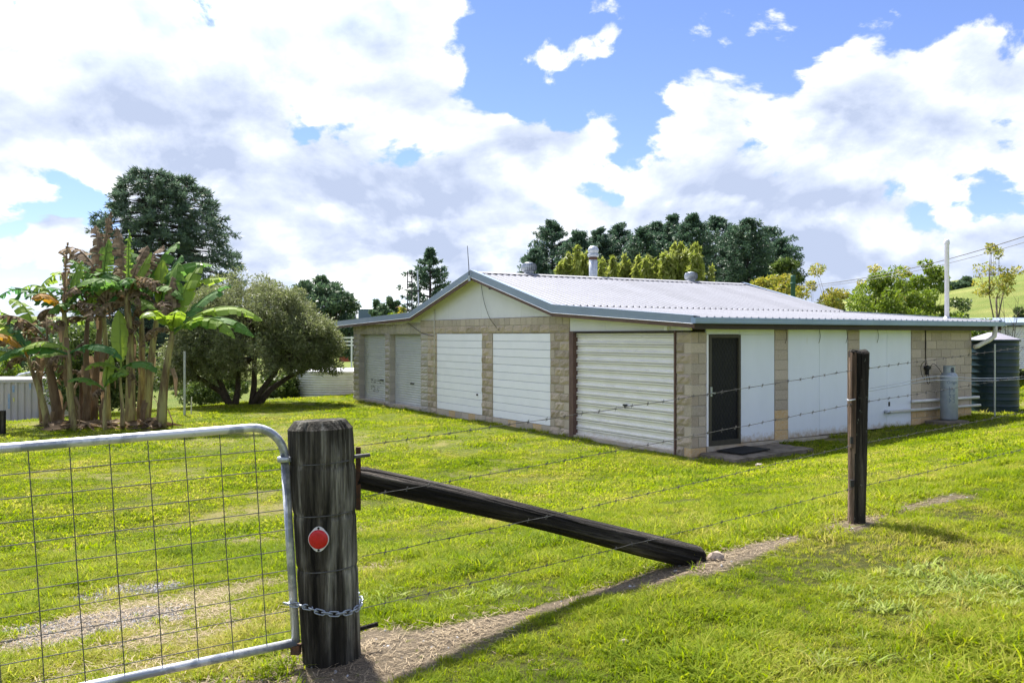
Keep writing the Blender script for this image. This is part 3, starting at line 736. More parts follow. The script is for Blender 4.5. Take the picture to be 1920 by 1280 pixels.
def block(parent, face, p0, p1, z0, z1, kind='split', depth=0.19, off=0.0):
    """face A: front at s=off looking along -x, p runs along y; face B: front at y=off looking along -y, p runs along x"""
    global NBLOCK; NBLOCK += 1
    o = bpy.data.objects.new('block', brng.choice(BM[kind])); COL.objects.link(o); o.parent = parent
    c = (p0 + p1) / 2; g = 0.010
    jit = brng.uniform(-0.003, 0.003)
    if face == 'A': o.location = (off + jit, c, (z0 + z1) / 2); o.rotation_euler = (0, 0, -math.pi / 2)
    else: o.location = (c, off + jit, (z0 + z1) / 2)
    flip = brng.choice((1, -1)) if kind in ('split', 'grey') else 1
    o.scale = ((p1 - p0 - g), depth, (z1 - z0 - g))
    return o
def run(parent, face, a, b, z0, courses, pitch, widths_even, widths_odd, kind='split', depth=0.19, off=0.0, stain=0):
    for c in range(courses):
        w = widths_even if c % 2 == 0 else widths_odd
        tot = sum(w); p = a
        for q in w:
            e = p + q / tot * (b - a)
            k = kind
            if c < stain: k = 'stain'
            elif kind == 'split' and q < 0.22 and brng.random() < 0.45: k = 'smooth'
            block(parent, face, p, e, z0 + c * pitch, z0 + (c + 1) * pitch, k, depth, off); p = e
def core(name, x0, x1, y0, y1, z0, z1):
    return MB().box(x0, x1, y0, y1, z0, z1).build(name, M['mortar'], shed)
ZB = -0.02
r = 0.012
# corner pillar: stretchers and headers alternate round the corner
p = core('pillar', r, 0.38, r, 0.405, -0.3, 2.385)
for c in range(12):
    z0, z1 = ZB + c * 0.2, ZB + (c + 1) * 0.2
    kA = 'split'; kB = 'stain' if c == 0 else 'smooth'
    if c % 2:
        block(p, 'A', 0.0, 0.42, z0, z1, kA, 0.19); block(p, 'B', 0.195, 0.40, z0, z1, 'smooth', 0.19)
    else:
        block(p, 'B', 0.0, 0.40, z0, z1, kB, 0.19); block(p, 'A', 0.195, 0.42, z0, z1, kA, 0.19)
# front pillars
p = core('pillar', r, 0.19, 3.98, 4.745, -0.3, 2.38); run(p, 'A', 3.97, 4.75, ZB, 12, 0.2, (0.39, 0.39), (0.2, 0.39, 0.2))
p = core('pillar', r, 0.19, 7.45, 7.99, -0.3, 2.38); run(p, 'A', 7.44, 8.0, ZB, 12, 0.2, (0.39, 0.2), (0.2, 0.39))
p = core('pillar', r, 0.19, 10.70, 11.76, -0.3, 2.38)
run(p, 'A', 10.69, 11.27, ZB, 12, 0.2, (0.39, 0.2), (0.2, 0.39)); run(p, 'A', 11.27, 11.77, ZB, 12, 0.2, (0.5,), (0.5,), 'grey')
p = core('pillar', r, 0.20, 14.11, 14.46, -0.3, 2.38); run(p, 'A', 14.10, 14.47, ZB, 12, 0.2, (0.4,), (0.4,), 'grey', 0.22)
p = core('pillar', r, 0.20, 16.76, 17.28, -0.3, 2.38); run(p, 'A', 16.75, 17.29, ZB, 12, 0.2, (0.4, 0.2), (0.2, 0.4), 'grey', 0.22)
# lintels
p = core('lintel', r, 0.19, 3.98, 11.76, 2.385, 2.765)
n_ = 19; a_, b_ = 3.97, 11.77
for i in range(n_): block(p, 'A', a_ + i * (b_ - a_) / n_, a_ + (i + 1) * (b_ - a_) / n_, 2.38, 2.58, 'split')
n_ = 30
for i in range(n_): block(p, 'A', a_ + i * (b_ - a_) / n_, a_ + (i + 1) * (b_ - a_) / n_, 2.58, 2.775, 'smooth')
p = core('lintel', r, 0.19, 11.78, 17.28, 2.365, 2.70)
n_ = 22
for i in range(n_): block(p, 'A', 11.77 + i * 5.52 / n_, 11.77 + (i + 1) * 5.52 / n_, 2.36, 2.705, 'grey')
# sill course under the white panels
for (a_, b_) in ((4.75, 7.44), (8.0, 10.69)):
    p = core('sill', 0.02, 0.19, a_, b_, -0.3, 0.172)
    for i in range(7): block(p, 'A', a_ + i * (b_ - a_) / 7, a_ + (i + 1) * (b_ - a_) / 7, -0.02, 0.178, 'stain' if i % 3 == 1 else 'smooth', 0.17, 0.012)
# side wall pillars and the block end wall
p = core('pillar', 2.32, 2.70, r, 0.19, -0.3, 2.44); run(p, 'B', 2.31, 2.71, 0.18, 11, 0.205, (0.4,), (0.4,), 'smooth', stain=3)
p = core('pillar', 4.63, 5.01, r, 0.19, -0.3, 2.44); run(p, 'B', 4.62, 5.02, 0.22, 11, 0.2, (0.4,), (0.4,), 'smooth', stain=2)
p = core('block_wall', 6.91, 9.34, r, 0.19, -0.3, 2.46)
run(p, 'B', 6.90, 9.35, 0.20, 11, 0.2, (0.39, 0.39, 0.39, 0.39, 0.39, 0.39, 0.1), (0.2, 0.39, 0.39, 0.39, 0.39, 0.39, 0.3), 'smooth', stain=2)
# the walls nobody sees from the front, and the slab
MB().box(0.02, 9.34, 17.10, 17.28, -2.2, 2.72).build('wall', M['grey_block'], shed)
MB().box(9.15, 9.34, 0.20, 17.09, -0.4, 2.60).build('wall', M['smooth_block'], shed)
sl_ = MB(); sl_.box(0.22, 9.30, 0.02, 17.05, -0.5, 0.155); sl_.box(0.405, 6.9, -0.015, 0.16, -0.5, 0.19)
sl_.box(-0.04, 0.22, 11.78, 14.09, -0.4, 0.10); sl_.box(-0.04, 0.22, 14.48, 16.74, -0.4, 0.10); sl_.box(0.0, 0.22, 0.425, 3.965, -0.4, 0.07)
sl_.build('slab', M['concrete'], shed)

# --- white boarded panels in the front
for (a_, b_) in ((4.755, 7.435), (8.005, 10.685)):
    pn = MB().box(0.05, 0.09, a_ + 0.005, b_ - 0.005, 0.185, 2.375).build('white_panel', M['slate_steel'], shed)  # backing coloured dark to paint shadow lines into the gaps between boards
    bme = None
    for i in range(11):
        if bme is None:
            bm = bmesh.new(); bmesh.ops.create_cube(bm, size=1.0)
            for v in bm.verts: v.co = Vector((v.co.x * 0.034, v.co.y * (b_ - a_ - 0.012), v.co.z * 0.190))
            bmesh.ops.bevel(bm, geom=bm.edges[:], offset=0.005, segments=1, affect='EDGES')
            bme = bpy.data.meshes.new('board'); bm.to_mesh(bme); bm.free(); bme.materials.append(M['white_board'])
        o = link('board', bme, None, pn); o.location = (0.034, (a_ + b_) / 2, 0.18 + 0.1 + i * 0.1995)
# knob and bolt on the panel nearer the roller doors
kn = MB().lathe([(0.02, 0), (0.028, 0.02), (0.022, 0.04)], 10).build('door_knob', M['black_plastic'], shed)
kn.rotation_euler = (0, -math.pi / 2, 0); kn.location = (0.02, 8.25, 0.72)

# --- roller doors
def roller(y0, y1, z0, z1, x, amp, pitch, m_, flat=0.5):
    prof = []; z = z0
    while z < z1 - 1e-6:
        prof += [(x, z + pitch * q_) if g_ == 0 else ((x + 0.022, z + pitch * q_) if g_ < 0 else (x - amp, z + pitch * q_)) for g_, q_ in ((0, 0), (0, flat - 0.07), (-1, flat - 0.06), (-1, flat), (1, flat + 0.01), (1, flat + 0.15), (-1, flat + 0.18), (-1, flat + 0.235), (1, flat + 0.255), (1, 0.92))] if amp > 0.03 else [(x, z), (x, z + pitch * flat), (x - amp, z + pitch * (flat + 0.14)), (x - amp, z + pitch * 0.86)]; z += pitch
    prof.append((x, z1)); prof = [(a, min(b, z1)) for a, b in prof]
    V = []; Fc = []
    for (a, b) in prof: V += [(a, y0, b), (a, y1, b)]
    for i in range(len(prof) - 1): Fc.append((2 * i, 2 * i + 1, 2 * i + 3, 2 * i + 2))
    o = len(V)
    V += [(x + 0.05, y0, z0), (x + 0.05, y1, z0), (x + 0.05, y1, z1), (x + 0.05, y0, z1)]; Fc.append((o, o + 1, o + 2, o + 3))
    me = bpy.data.meshes.new('roller_door'); me.from_pydata(V, [], Fc); me.update()
    return link('roller_door', me, M[m_], shed)
d0 = roller(0.47, 3.80, 0.10, 2.38, 0.115, 0.034, 0.19, 'cream_roller', 0.50)
MB().box(0.07, 0.12, 0.47, 3.80, 0.072, 0.11).build('bottom_rail', M['cream_roller'], d0)
hb = MB().box(0.052, 0.10, 2.00, 2.11, 0.84, 0.875); hb.box(0.045, 0.07, 2.03, 2.06, 0.80, 0.84); hb.build('handle', M['black_plastic'], d0)
fr = MB(); fr.box(-0.012, 0.14, 3.80, 3.955, 0.0, 2.415).build('jamb', M['brown_trim'], d0)
MB().box(-0.012, 0.14, 0.425, 0.47, 0.0, 2.415).build('jamb', M['brown_trim'], d0)
MB().box(-0.008, 0.14, 0.47, 3.80, 2.375, 2.415).build('head_trim', M['dark_brown'], d0)
for (y0, y1, m_, hy) in ((11.775, 14.095, 'grey_roller', 12.75), (14.475, 16.745, 'grey_roller', 15.15)):
    dr_ = roller(y0, y1, 0.11, 2.35, 0.21, 0.012, 0.076, m_, 0.55)
    MB().box(0.185, 0.235, y0, y1, 0.092, 0.12).build('bottom_rail', M['grey_roller'], dr_)
    hb = MB().box(0.17, 0.21, hy - 0.10, hy - 0.02, 0.78, 0.82); hb.box(0.17, 0.21, hy + 0.03, hy + 0.12, 0.78, 0.82); hb.build('handle', M['black_plastic'], dr_)

sc_ = MB(); sr_ = random.Random(3)                      # black rub marks low on the far roller door
for k in range(46):
    y_ = 15.25 + 0.85 * sr_.random(); row = sr_.choice((0.40, 0.476, 0.552, 0.70, 0.776, 0.776)); z_ = row - 0.012 + 0.01 * sr_.random(); l_ = 0.02 + 0.07 * sr_.random()
    sc_.box(0.1955, 0.197, y_, y_ + l_, z_, z_ + 0.012 + 0.02 * sr_.random())
sc_.build('rub_marks', M['black_plastic'], dr_)

# --- side wall: painted sheets, screen door
def sheet(x0, x1, z0, z1, m_='wall_sheet'):
    MB().box(x0 + 0.004, x1 - 0.004, 0.012, 0.05, z0, z1).build('wall_sheet', M[m_], shed)
sheet(1.315, 2.305, 0.205, 2.34); sheet(2.715, 3.69, 0.205, 2.46); sheet(3.69, 4.615, 0.215, 2.46)
sheet(5.025, 6.0, 0.235, 2.46); sheet(6.0, 6.895, 0.24, 2.46); sheet(0.405, 1.31, 2.345, 2.46); sheet(1.31, 2.305, 2.343, 2.46)
MB().box(0.405, 0.455, 0.0, 0.07, 0.19, 2.34).build('door_jamb', M['white_board'], shed)
sd_ = MB()
for (x0, x1, z0, z1) in ((0.46, 0.52, 0.19, 2.335), (1.25, 1.31, 0.19, 2.335), (0.52, 1.25, 2.275, 2.335), (0.52, 1.25, 0.19, 0.29)): sd_.box(x0, x1, -0.02, 0.06, z0, z1)
door = sd_.build('screen_door', M['door_frame'], shed)
MB().box(0.52, 1.25, 0.022, 0.05, 0.29, 2.275).build('door_leaf', M['screen_black'], door)
gr_ = MB(); st_ = 0.085                                                    # diamond grille
x0, x1, z0, z1 = 0.52, 1.25, 0.29, 2.275
for sgn in (1, -1):
    c = -3.0
    while c < 4.0:
        pts = []
        # line z = sgn*1.6*(x-x0) + c
        for xx in (x0, x1):
            zz = z0 + sgn * 1.7 * (xx - x0) + c; pts.append((xx, zz))
        (xa, za), (xb, zb) = pts
        def clipz(xa, za, xb, zb):
            res = []
            for (x_, z_) in ((xa, za), (xb, zb)):
                if z_ < z0: x_ = xa + (z0 - za) / (zb - za) * (xb - xa); z_ = z0
                if z_ > z1: x_ = xa + (z1 - za) / (zb - za) * (xb - xa); z_ = z1
                res.append((x_, z_))
            return res
        if max(za, zb) > z0 and min(za, zb) < z1:
            q = clipz(xa, za, xb, zb)
            if abs(q[0][0] - q[1][0]) > 0.02:
                gr_.tube([(q[0][0], 0.012, q[0][1]), (q[1][0], 0.012, q[1][1])], 0.004, 4, False)
        c += st_ * 1.7
gr_.build('grille', M['black_plastic'], door)
hd = MB().box(0.475, 0.505, -0.05, -0.02, 1.15, 1.33); hd.box(0.48, 0.58, -0.065, -0.045, 1.20, 1.225); hd.build('handle', M['galv'], door)

# --- gable and over-door sheets (front wall), following the roof
RID_T, BR_R, BR_L = 8.07, 4.24, 11.9
def zroof(t):
    """underside of the roof sheets above the front wall"""
    if t < BR_R: return 2.655 + (t + 0.33) / (BR_R + 0.33) * (2.985 - 2.655)
    if t < RID_T: return 3.04 + (t - BR_R) / (RID_T - BR_R) * (4.00 - 3.04)
    if t < BR_L: return 4.00 - (t - RID_T) / (BR_L - RID_T) * (4.00 - 3.04)
    return 2.985 - (t - BR_L) / (18.3 - BR_L) * (2.985 - 2.80)
def gable_sheet(t0, t1, zb, x=0.03, drop=0.05, name='gable_sheet'):
    ts = [t0] + [b for b in (BR_R, RID_T, BR_L) if t0 < b < t1] + [t1]
    mb = MB(); n = len(ts); V = []
    for xx in (x, x + 0.04):
        V += [(xx, t, zb) for t in ts] + [(xx, t, zroof(t) - drop) for t in ts]
    Fc = []
    for i in range(n - 1):
        Fc += [(i, i + n, i + n + 1, i + 1), (2 * n + i, 2 * n + i + 1, 3 * n + i + 1, 3 * n + i), (i + n, 3 * n + i, 3 * n + i + 1, i + n + 1), (i, i + 1, 2 * n + i + 1, 2 * n + i)]
    Fc += [(0, 2 * n, 3 * n, n), (n - 1, 2 * n - 1, 4 * n - 1, 3 * n - 1)]
    mb.add(V, Fc); return mb.build(name, M['gable_sheet'], shed)
gs = [4.0, 6.04, 8.07, 9.95, 11.76]
for a_, b_ in zip(gs[:-1], gs[1:]): gable_sheet(a_ + 0.003, b_ - 0.003, 2.778)
for a_, b_ in ((0.03, 1.45), (1.45, 2.65), (2.65, 3.965)): gable_sheet(a_ + 0.002, b_ - 0.002, 2.418, 0.02)
gable_sheet(11.78, 17.28, 2.708, 0.03, 0.04)
MB().box(-0.07, 0.02, 0.60, 0.68, 2.42, 2.50).build('rafter_end', M['white_board'], shed)

# --- roof
S0, S1 = -0.30, 10.05
def deck(t0, z0, t1, z1, th=0.06):
    return [(S0 + 0.03, t0, z0 - th), (S1 - 0.03, t0, z0 - th), (S1 - 0.03, t1, z1 - th), (S0 + 0.03, t1, z1 - th),
            (S0 + 0.03, t0, z0 - 0.012), (S1 - 0.03, t0, z0 - 0.012), (S1 - 0.03, t1, z1 - 0.012), (S0 + 0.03, t1, z1 - 0.012)]
rb = MB()
rb.hexa(deck(-0.28, 2.655, BR_R, 2.985)); rb.hexa(deck(BR_R + 0.002, 3.04, RID_T - 0.002, 4.0)); rb.hexa(deck(RID_T + 0.002, 4.0, BR_L - 0.002, 3.04)); rb.hexa(deck(BR_L, 2.985, 18.25, 2.80))
rb.box(0.1, 9.3, BR_R - 0.02, BR_R, 2.8, 3.03); rb.box(0.1, 9.3, BR_L, BR_L + 0.02, 2.8, 3.03)
roof = rb.build('roof', M['gable_sheet'], shed)
def roof_sheet_mesh(t0, z0, t1, z1, w=0.762, ribs=4):
    """ribs run down the slope; 190 mm pitch trapezoid"""
    prof = []; p_ = w / ribs
    for i in range(ribs):
        o = i * p_; prof += [(o, 0), (o + 0.060, 0), (o + 0.077, 0.030), (o + 0.103, 0.030), (o + 0.120, 0)]
    prof.append((w, 0)); V = []; Fc = []
    for (x_, h) in prof: V += [(x_, t0, z0 + h), (x_, t1, z1 + h)]
    for i in range(len(prof) - 1): Fc.append((2 * i, 2 * i + 2, 2 * i + 3, 2 * i + 1))
    me = bpy.data.meshes.new('roof_sheet'); me.from_pydata(V, [], Fc); me.update(); me.materials.append(M['roof_steel']); return me
ns = 13; wsh = (S1 - S0 - 0.1) / ns
for (t0, z0, t1, z1) in ((-0.38, 2.655 - 0.004, BR_R + 0.02, 2.985), (BR_R - 0.13, 3.04 - 0.032, RID_T, 4.0), (RID_T, 4.0, BR_L + 0.13, 3.04 - 0.032), (BR_L - 0.02, 2.985, 18.32, 2.80)):
    me = roof_sheet_mesh(t0, z0, t1, z1, wsh)
    for i in range(ns):
        o = link('roof_sheet', me, None, roof); o.location = (S0 + 0.05 + i * wsh, 0, 0.002)
# ridge cap
rc = MB()
for sgn in (1, -1):
    rc.add([(S0, RID_T, 4.045), (S1, RID_T, 4.045), (S1, RID_T - sgn * 0.2, 4.045 - 0.2 * 0.25), (S0, RID_T - sgn * 0.2, 4.045 - 0.2 * 0.25)], [(0, 1, 2, 3) if sgn > 0 else (0, 3, 2, 1)])
rc.build('ridge_cap', M['roof_steel'], roof)
# barge capping and fascia along both ends
KN = [(18.32, 2.84, 2.66), (BR_L, 3.035, 2.85), (RID_T, 4.075, 3.875), (BR_R, 3.04, 2.835), (-0.36, 2.695, 2.535)]
for (sx, out_) in ((S0, -1), (S1, 1)):
    for (ta, za, ba), (tb, zb, bb) in zip(KN[:-1], KN[1:]):
        mb = MB(); x0 = sx; x1 = sx - out_ * 0.016; x2 = sx - out_ * 0.13
        mb.hexa([(x0, ta, ba), (x1, ta, ba), (x1, tb, bb), (x0, tb, bb), (x0, ta, za), (x1, ta, za), (x1, tb, zb), (x0, tb, zb)])
        mb.hexa([(x1, ta, za - 0.006), (x2, ta, za - 0.006), (x2, tb, zb - 0.006), (x1, tb, zb - 0.006), (x1, ta, za), (x2, ta, za), (x2, tb, zb), (x1, tb, zb)])
        mb.build('barge_capping', M['slate_steel'], roof)
        e0 = sx - out_ * 0.012; mb = MB()
        mb.tube([(sx + out_ * 0.003, ta, ba + 0.006), (sx + out_ * 0.003, tb, bb + 0.006)], 0.007, 6).build('drip_edge', M['zinc_white'], roof)
        mb = MB(); x0 = sx - out_ * 0.018; x1 = sx - out_ * 0.05; h = 0.075 if ta < 17 or True else 0.06
        mb.hexa([(x0, ta, ba - h), (x1, ta, ba - h), (x1, tb, bb - h), (x0, tb, bb - h), (x0, ta, ba + 0.05), (x1, ta, ba + 0.05), (x1, tb, bb + 0.05), (x0, tb, bb + 0.05)])
        mb.build('fascia', M['brown_trim'], roof)
# gutters
def gutter(y, sgn, z):
    prof = [(0.0, 0.0), (0.10, 0.0), (0.112, 0.03), (0.118, 0.075), (0.126, 0.085), (0.126, 0.115), (0.116, 0.115), (0.110, 0.085), (0.104, 0.035), (0.094, 0.008), (0.008, 0.008), (0.008, 0.10), (0.0, 0.10)]
    n = len(prof); V = []
    for x_ in (S0 - 0.005, S1 + 0.005): V += [(x_, y + sgn * a, z + b) for a, b in prof]
    Fc = [(i, (i + 1) % n, n + (i + 1) % n, n + i) for i in range(n)] + [tuple(range(6))[::-1] + (), tuple(range(n, n + 6))]
    mb = MB(); mb.add(V, Fc); mb.add([(S0 - 0.006, y, z), (S0 - 0.006, y + sgn * 0.12, z), (S0 - 0.006, y + sgn * 0.12, z + 0.11), (S0 - 0.006, y, z + 0.11)], [(0, 1, 2, 3)])
    mb.add([(S1 + 0.006, y, z), (S1 + 0.006, y + sgn * 0.12, z), (S1 + 0.006, y + sgn * 0.12, z + 0.11), (S1 + 0.006, y, z + 0.11)], [(0, 1, 2, 3)])
    return mb.build('gutter', M['gutter_steel'], roof)
gutter(-0.315, -1, 2.545); gutter(18.27, 1, 2.68)
MB().box(S0 + 0.05, S1 - 0.05, -0.313, -0.285, 2.44, 2.645).build('fascia', M['dark_brown'], roof)
MB().box(S0 + 0.06, S1 - 0.06, -0.284, 0.01, 2.462, 2.474).build('soffit', M['gable_sheet'], roof)

# --- things fixed to the roof and the walls
def whirlybird(s, t, z, sc=1.0):
    b = MB().lathe([(0.16, -0.25), (0.16, 0.06), (0.19, 0.08)], 20).build('roof_ventilator', M['galv'], shed, True); b.location = (s, t, z); b.scale = (sc,) * 3
    mb = MB(); nv = 22
    for i in range(nv):
        a0 = 2 * math.pi * i / nv; pts_o = []; pts_i = []
        for j in range(7):
            ph = -0.95 + 1.9 * j / 6; rr_ = 0.20 + 0.075 * math.cos(ph * 1.35); zz = 0.22 + 0.145 * math.sin(ph) * 1.15
            a = a0; pts_o.append((rr_ * math.cos(a), rr_ * math.sin(a), zz)); a = a0 + 0.36
            pts_i.append(((rr_ - 0.055) * math.cos(a), (rr_ - 0.055) * math.sin(a), zz))
        for j in range(6):
            mb.add([pts_o[j], pts_i[j], pts_i[j + 1], pts_o[j + 1]], [(0, 1, 2, 3)])
    mb.build('vane', M['galv'], b)
    MB().lathe([(0.19, 0.355), (0.12, 0.39), (0.02, 0.405)], 20).build('cap', M['galv'], b, True)
whirlybird(1.62, RID_T + 0.10, 4.04, 0.82); whirlybird(7.75, RID_T + 0.1, 4.03, 0.78)
fl = MB().lathe([(0.15, -0.4), (0.15, 0.62)], 18).build('flue', M['galv'], shed, True); fl.location = (4.25, RID_T + 0.6, 4.0); fl.scale = (0.84, 0.84, 0.97)
MB().lathe([(0.155, 0.62), (0.155, 0.70)], 18).build('rusty_band', M['rust'], fl, True)
MB().lathe([(0.155, 0.70), (0.205, 0.72), (0.205, 0.79), (0.165, 0.80), (0.165, 0.84), (0.19, 0.85), (0.20, 0.93), (0.14, 1.02), (0.03, 1.05)], 18).build('cowl', M['galv'], fl, True)
vp = MB().lathe([(0.055, -0.1), (0.055, 1.88), (0.068, 1.90), (0.068, 1.97), (0.05, 2.02), (0.01, 2.03)], 14).build('vent_pipe', M['pvc_white'], shed, True); vp.location = (9.25, 0.58, 2.72)
MB().lathe([(0.13, -0.04), (0.10, 0.02), (0.06, 0.08)], 14).build('flashing', M['galv'], vp, True)
# downpipe elbow at the far end of the gutter, running to the green tank
dp = MB().tube([(9.72, -0.37, 2.56), (9.72, -0.37, 2.42), (9.70, -0.36, 2.30), (9.60, -0.30, 2.21), (9.42, -0.22, 2.12), (9.30, -0.18, 2.06), (9.20, -0.16, 2.04)], 0.055, 12).build('downpipe', M['pvc_cream'], shed, True)
# waste pipes along the block end wall
wp = MB().tube([(6.85, -0.06, 0.80), (9.55, -0.06, 0.80)], 0.035, 10).build('waste_pipe', M['pvc_white'], shed, True)
wp = MB().tube([(5.92, -0.055, 0.62), (5.92, -0.055, 0.60), (9.62, -0.055, 0.60)], 0.032, 10).build('waste_pipe', M['pvc_white'], shed, True)
MB().tube([(5.92, 0.0, 0.60), (5.92, -0.11, 0.60)], 0.042, 10).build('pipe_elbow', M['galv'], shed, True)
MB().box(6.05, 6.10, 0.0, 0.012, 0.72, 0.82).build('vent_plate', M['black_plastic'], shed)
# conduit, lamp and cables on the front wall
MB().tube([(-0.02, 10.78, 0.62), (-0.02, 10.78, 2.2), (-0.02, 10.78, 3.1)], 0.016, 8).build('conduit', M['pvc_cream'], shed, True)
lb = MB().box(-0.10, 0.03, 7.35, 7.50, 3.62, 3.72).build('flood_lamp', M['pvc_white'], shed)
lh = MB().lathe([(0.05, 0), (0.07, 0.05), (0.05, 0.07)], 10).build('lamp_head', M['black_plastic'], lb); lh.location = (-0.08, 7.38, 3.53)
def cable(pts, name='cable', rad=0.007):
    P_ = [Vector(p) for p in pts]; out_ = []
    for i in range(len(P_) - 1):
        p0 = P_[max(i - 1, 0)]; p1 = P_[i]; p2 = P_[i + 1]; p3 = P_[min(i + 2, len(P_) - 1)]
        for q in range(5):
            t = q / 5; out_.append(0.5 * ((2 * p1) + (-p0 + p2) * t + (2 * p0 - 5 * p1 + 4 * p2 - p3) * t * t + (-p0 + 3 * p1 - 3 * p2 + p3) * t ** 3))
    out_.append(P_[-1]); return MB().tube(out_, rad, 5)
cable([(-0.02, 8.00, 3.75), (-0.03, 7.85, 3.3), (-0.03, 7.65, 2.95), (-0.03, 7.45, 2.72), (-0.02, 7.05, 2.45)]).build('cable', M['black_plastic'], shed)
cable([(-0.03, 12.6, 2.72), (-0.03, 12.1, 2.55), (-0.03, 11.6, 2.40), (-0.03, 11.0, 2.32), (-0.03, 10.8, 2.32)]).build('cable', M['black_plastic'], shed)
for s_ in (2.62, 3.66, 4.55, 5.63):
    cable([(s_, -0.01, 2.46), (s_ + 0.02, -0.02, 2.3), (s_ - 0.02, -0.015, 2.16)], rad=0.005).build('loose_wire', M['black_plastic'], shed)
# gas regulator and hoses
MB().box(7.42, 7.44, -0.02, 0.0, 1.62, 2.45).build('gas_pipe', M['dark_brown'], shed)
rg = MB(); rg.lathe([(0.02, -0.05), (0.075, -0.03), (0.075, 0.03), (0.02, 0.05)], 14, (7.43, -0.06, 1.57)); rg.box(7.36, 7.50, -0.08, -0.03, 1.52, 1.56); rg.box(7.40, 7.46, -0.08, -0.02, 1.40, 1.52)
rg = rg.build('gas_regulator', M['black_plastic'], shed)
cable([(7.43, -0.08, 1.50), (7.30, -0.10, 1.72), (7.18, -0.06, 1.62), (7.20, -0.06, 1.42), (7.32, -0.06, 1.30)]).build('hose', M['black_plastic'], rg)
cable([(7.43, -0.08, 1.50), (7.55, -0.12, 1.66), (7.70, -0.16, 1.56), (7.75, -0.22, 1.42)]).build('hose', M['black_plastic'], rg)
cable([(7.40, -0.05, 1.42), (7.42, -0.07, 1.20), (7.50, -0.07, 1.24), (7.47, -0.05, 1.42)]).build('hose', M['black_plastic'], rg)
print('blocks', NBLOCK)

# --- antenna rod on the apex, dipole array on the skillion roof
def shed_pt(s, t, z): return shed_m @ Vector((s, t, z))
bpy.context.view_layer.update(); shed_m = shed.matrix_world.copy()
an = empty('whip_antenna', shed_pt(-0.33, RID_T + 0.02, 3.86)); tag(an, 'thin dark whip antenna clamped to the gable peak', 'antenna')
MB().tube([(0, 0, -0.05), (-0.01, 0, 0.28), (-0.05, 0, 0.86)], [0.014, 0.012, 0.008], 6).build('rod', M['black_plastic'], an)
MB().box(-0.03, 0.03, -0.03, 0.03, -0.08, 0.06).build('clamp', M['galv'], an)
base = shed_pt(0.35, BR_L + 0.7, 2.97)
da = empty('dipole_antenna', base); tag(da, 'folded dipole antenna array on a mast at the low left roof', 'antenna')
MB().tube([(0, 0, -0.02), (-0.02, 0, 0.55), (-0.05, 0, 1.42)], [0.028, 0.026, 0.024], 8).build('mast', M['galv'], da)
for (z0, z1) in ((0.10, 0.70), (0.82, 1.38)):
    zo = 0.0
    MB().tube([(-0.36, 0, z0), (-0.36, 0, z1)], 0.017, 6).build('dipole_element', M['black_plastic'], da)
    MB().tube([(-0.22, 0, z0 - 0.03), (-0.22, 0, z1 + 0.03)], 0.020, 6).build('dipole_element', M['black_plastic'], da)
    for z in (z0 + 0.06, (z0 + z1) / 2 - 0.05, z1 - 0.06):
        MB().tube([(-0.36, 0, z), (-0.22, 0, z)], 0.018, 5).build('spreader', M['black_plastic'], da)
MB().tube([(-0.36, 0, 0.76), (0.06, 0, 0.76)], 0.016, 6).build('boom', M['black_plastic'], da)
MB().lathe([(0.05, -0.03), (0.05, 0.03)], 10, (-0.02, 0, 0.76)).build('clamp', M['black_plastic'], da)
cable([(0.0, 0, 0.74), (0.03, 0, 0.4), (0.12, -0.05, 0.02)]).build('cable', M['black_plastic'], da)

# --- step, mat, gas bottle
stp = empty('concrete_step', shed_pt(1.2, 0, 0)); stp.rotation_euler.z = shed.rotation_euler.z
tag(stp, 'rough concrete pad on the ground below the screen door', 'step')
bm = bmesh.new(); bmesh.ops.create_grid(bm, x_segments=14, y_segments=9, size=0.5)
for v in bm.verts:
    e = max(abs(v.co.x), abs(v.co.y)) > 0.49
    v.co.x = v.co.x * 2.1 + (rr.random() - .5) * (0.10 if e else 0.02); v.co.y = -0.52 + v.co.y * 0.98 + (rr.random() - .5) * (0.08 if e else 0.02); v.co.z = 0.105 + 0.012 * rr.random() + 0.03 * v.co.x
ret = bmesh.ops.extrude_face_region(bm, geom=bm.faces[:])
for g_ in ret['geom']:
    if isinstance(g_, bmesh.types.BMVert): g_.co.z -= 0.3
bmesh.ops.recalc_face_normals(bm, faces=bm.faces[:])
me = bpy.data.meshes.new('pad'); bm.to_mesh(me); bm.free(); link('pad', me, M['old_concrete'], stp)
mt = MB().box(-0.42, 0.42, -0.30, 0.30, 0, 0.018).build('door_mat', M['rubber_mat']); mt.location = shed_pt(0.95, -0.42, 0.125); mt.rotation_euler = (0, -0.03, shed.rotation_euler.z + 0.08)
tag(mt, 'black rubber doormat on the concrete pad', 'doormat')
gb = empty('gas_bottle', shed_pt(7.85, -0.33, gz(*from_sd(7.85, 0.33)) + 0.06)); gb.rotation_euler.z = shed.rotation_euler.z
tag(gb, 'tall grey gas cylinder against the block end wall', 'gas cylinder')
MB().lathe([(0.0, 0.02), (0.185, 0.02), (0.19, 0.05), (0.19, 0.98), (0.18, 1.05), (0.14, 1.11), (0.08, 1.13), (0.0, 1.135)], 28, cap=False).build('tank', M['cylinder_paint'], gb, True)
MB().lathe([(0.165, 0.0), (0.17, 0.06)], 28).build('foot_ring', M['cylinder_paint'], gb, True)
co_ = MB()
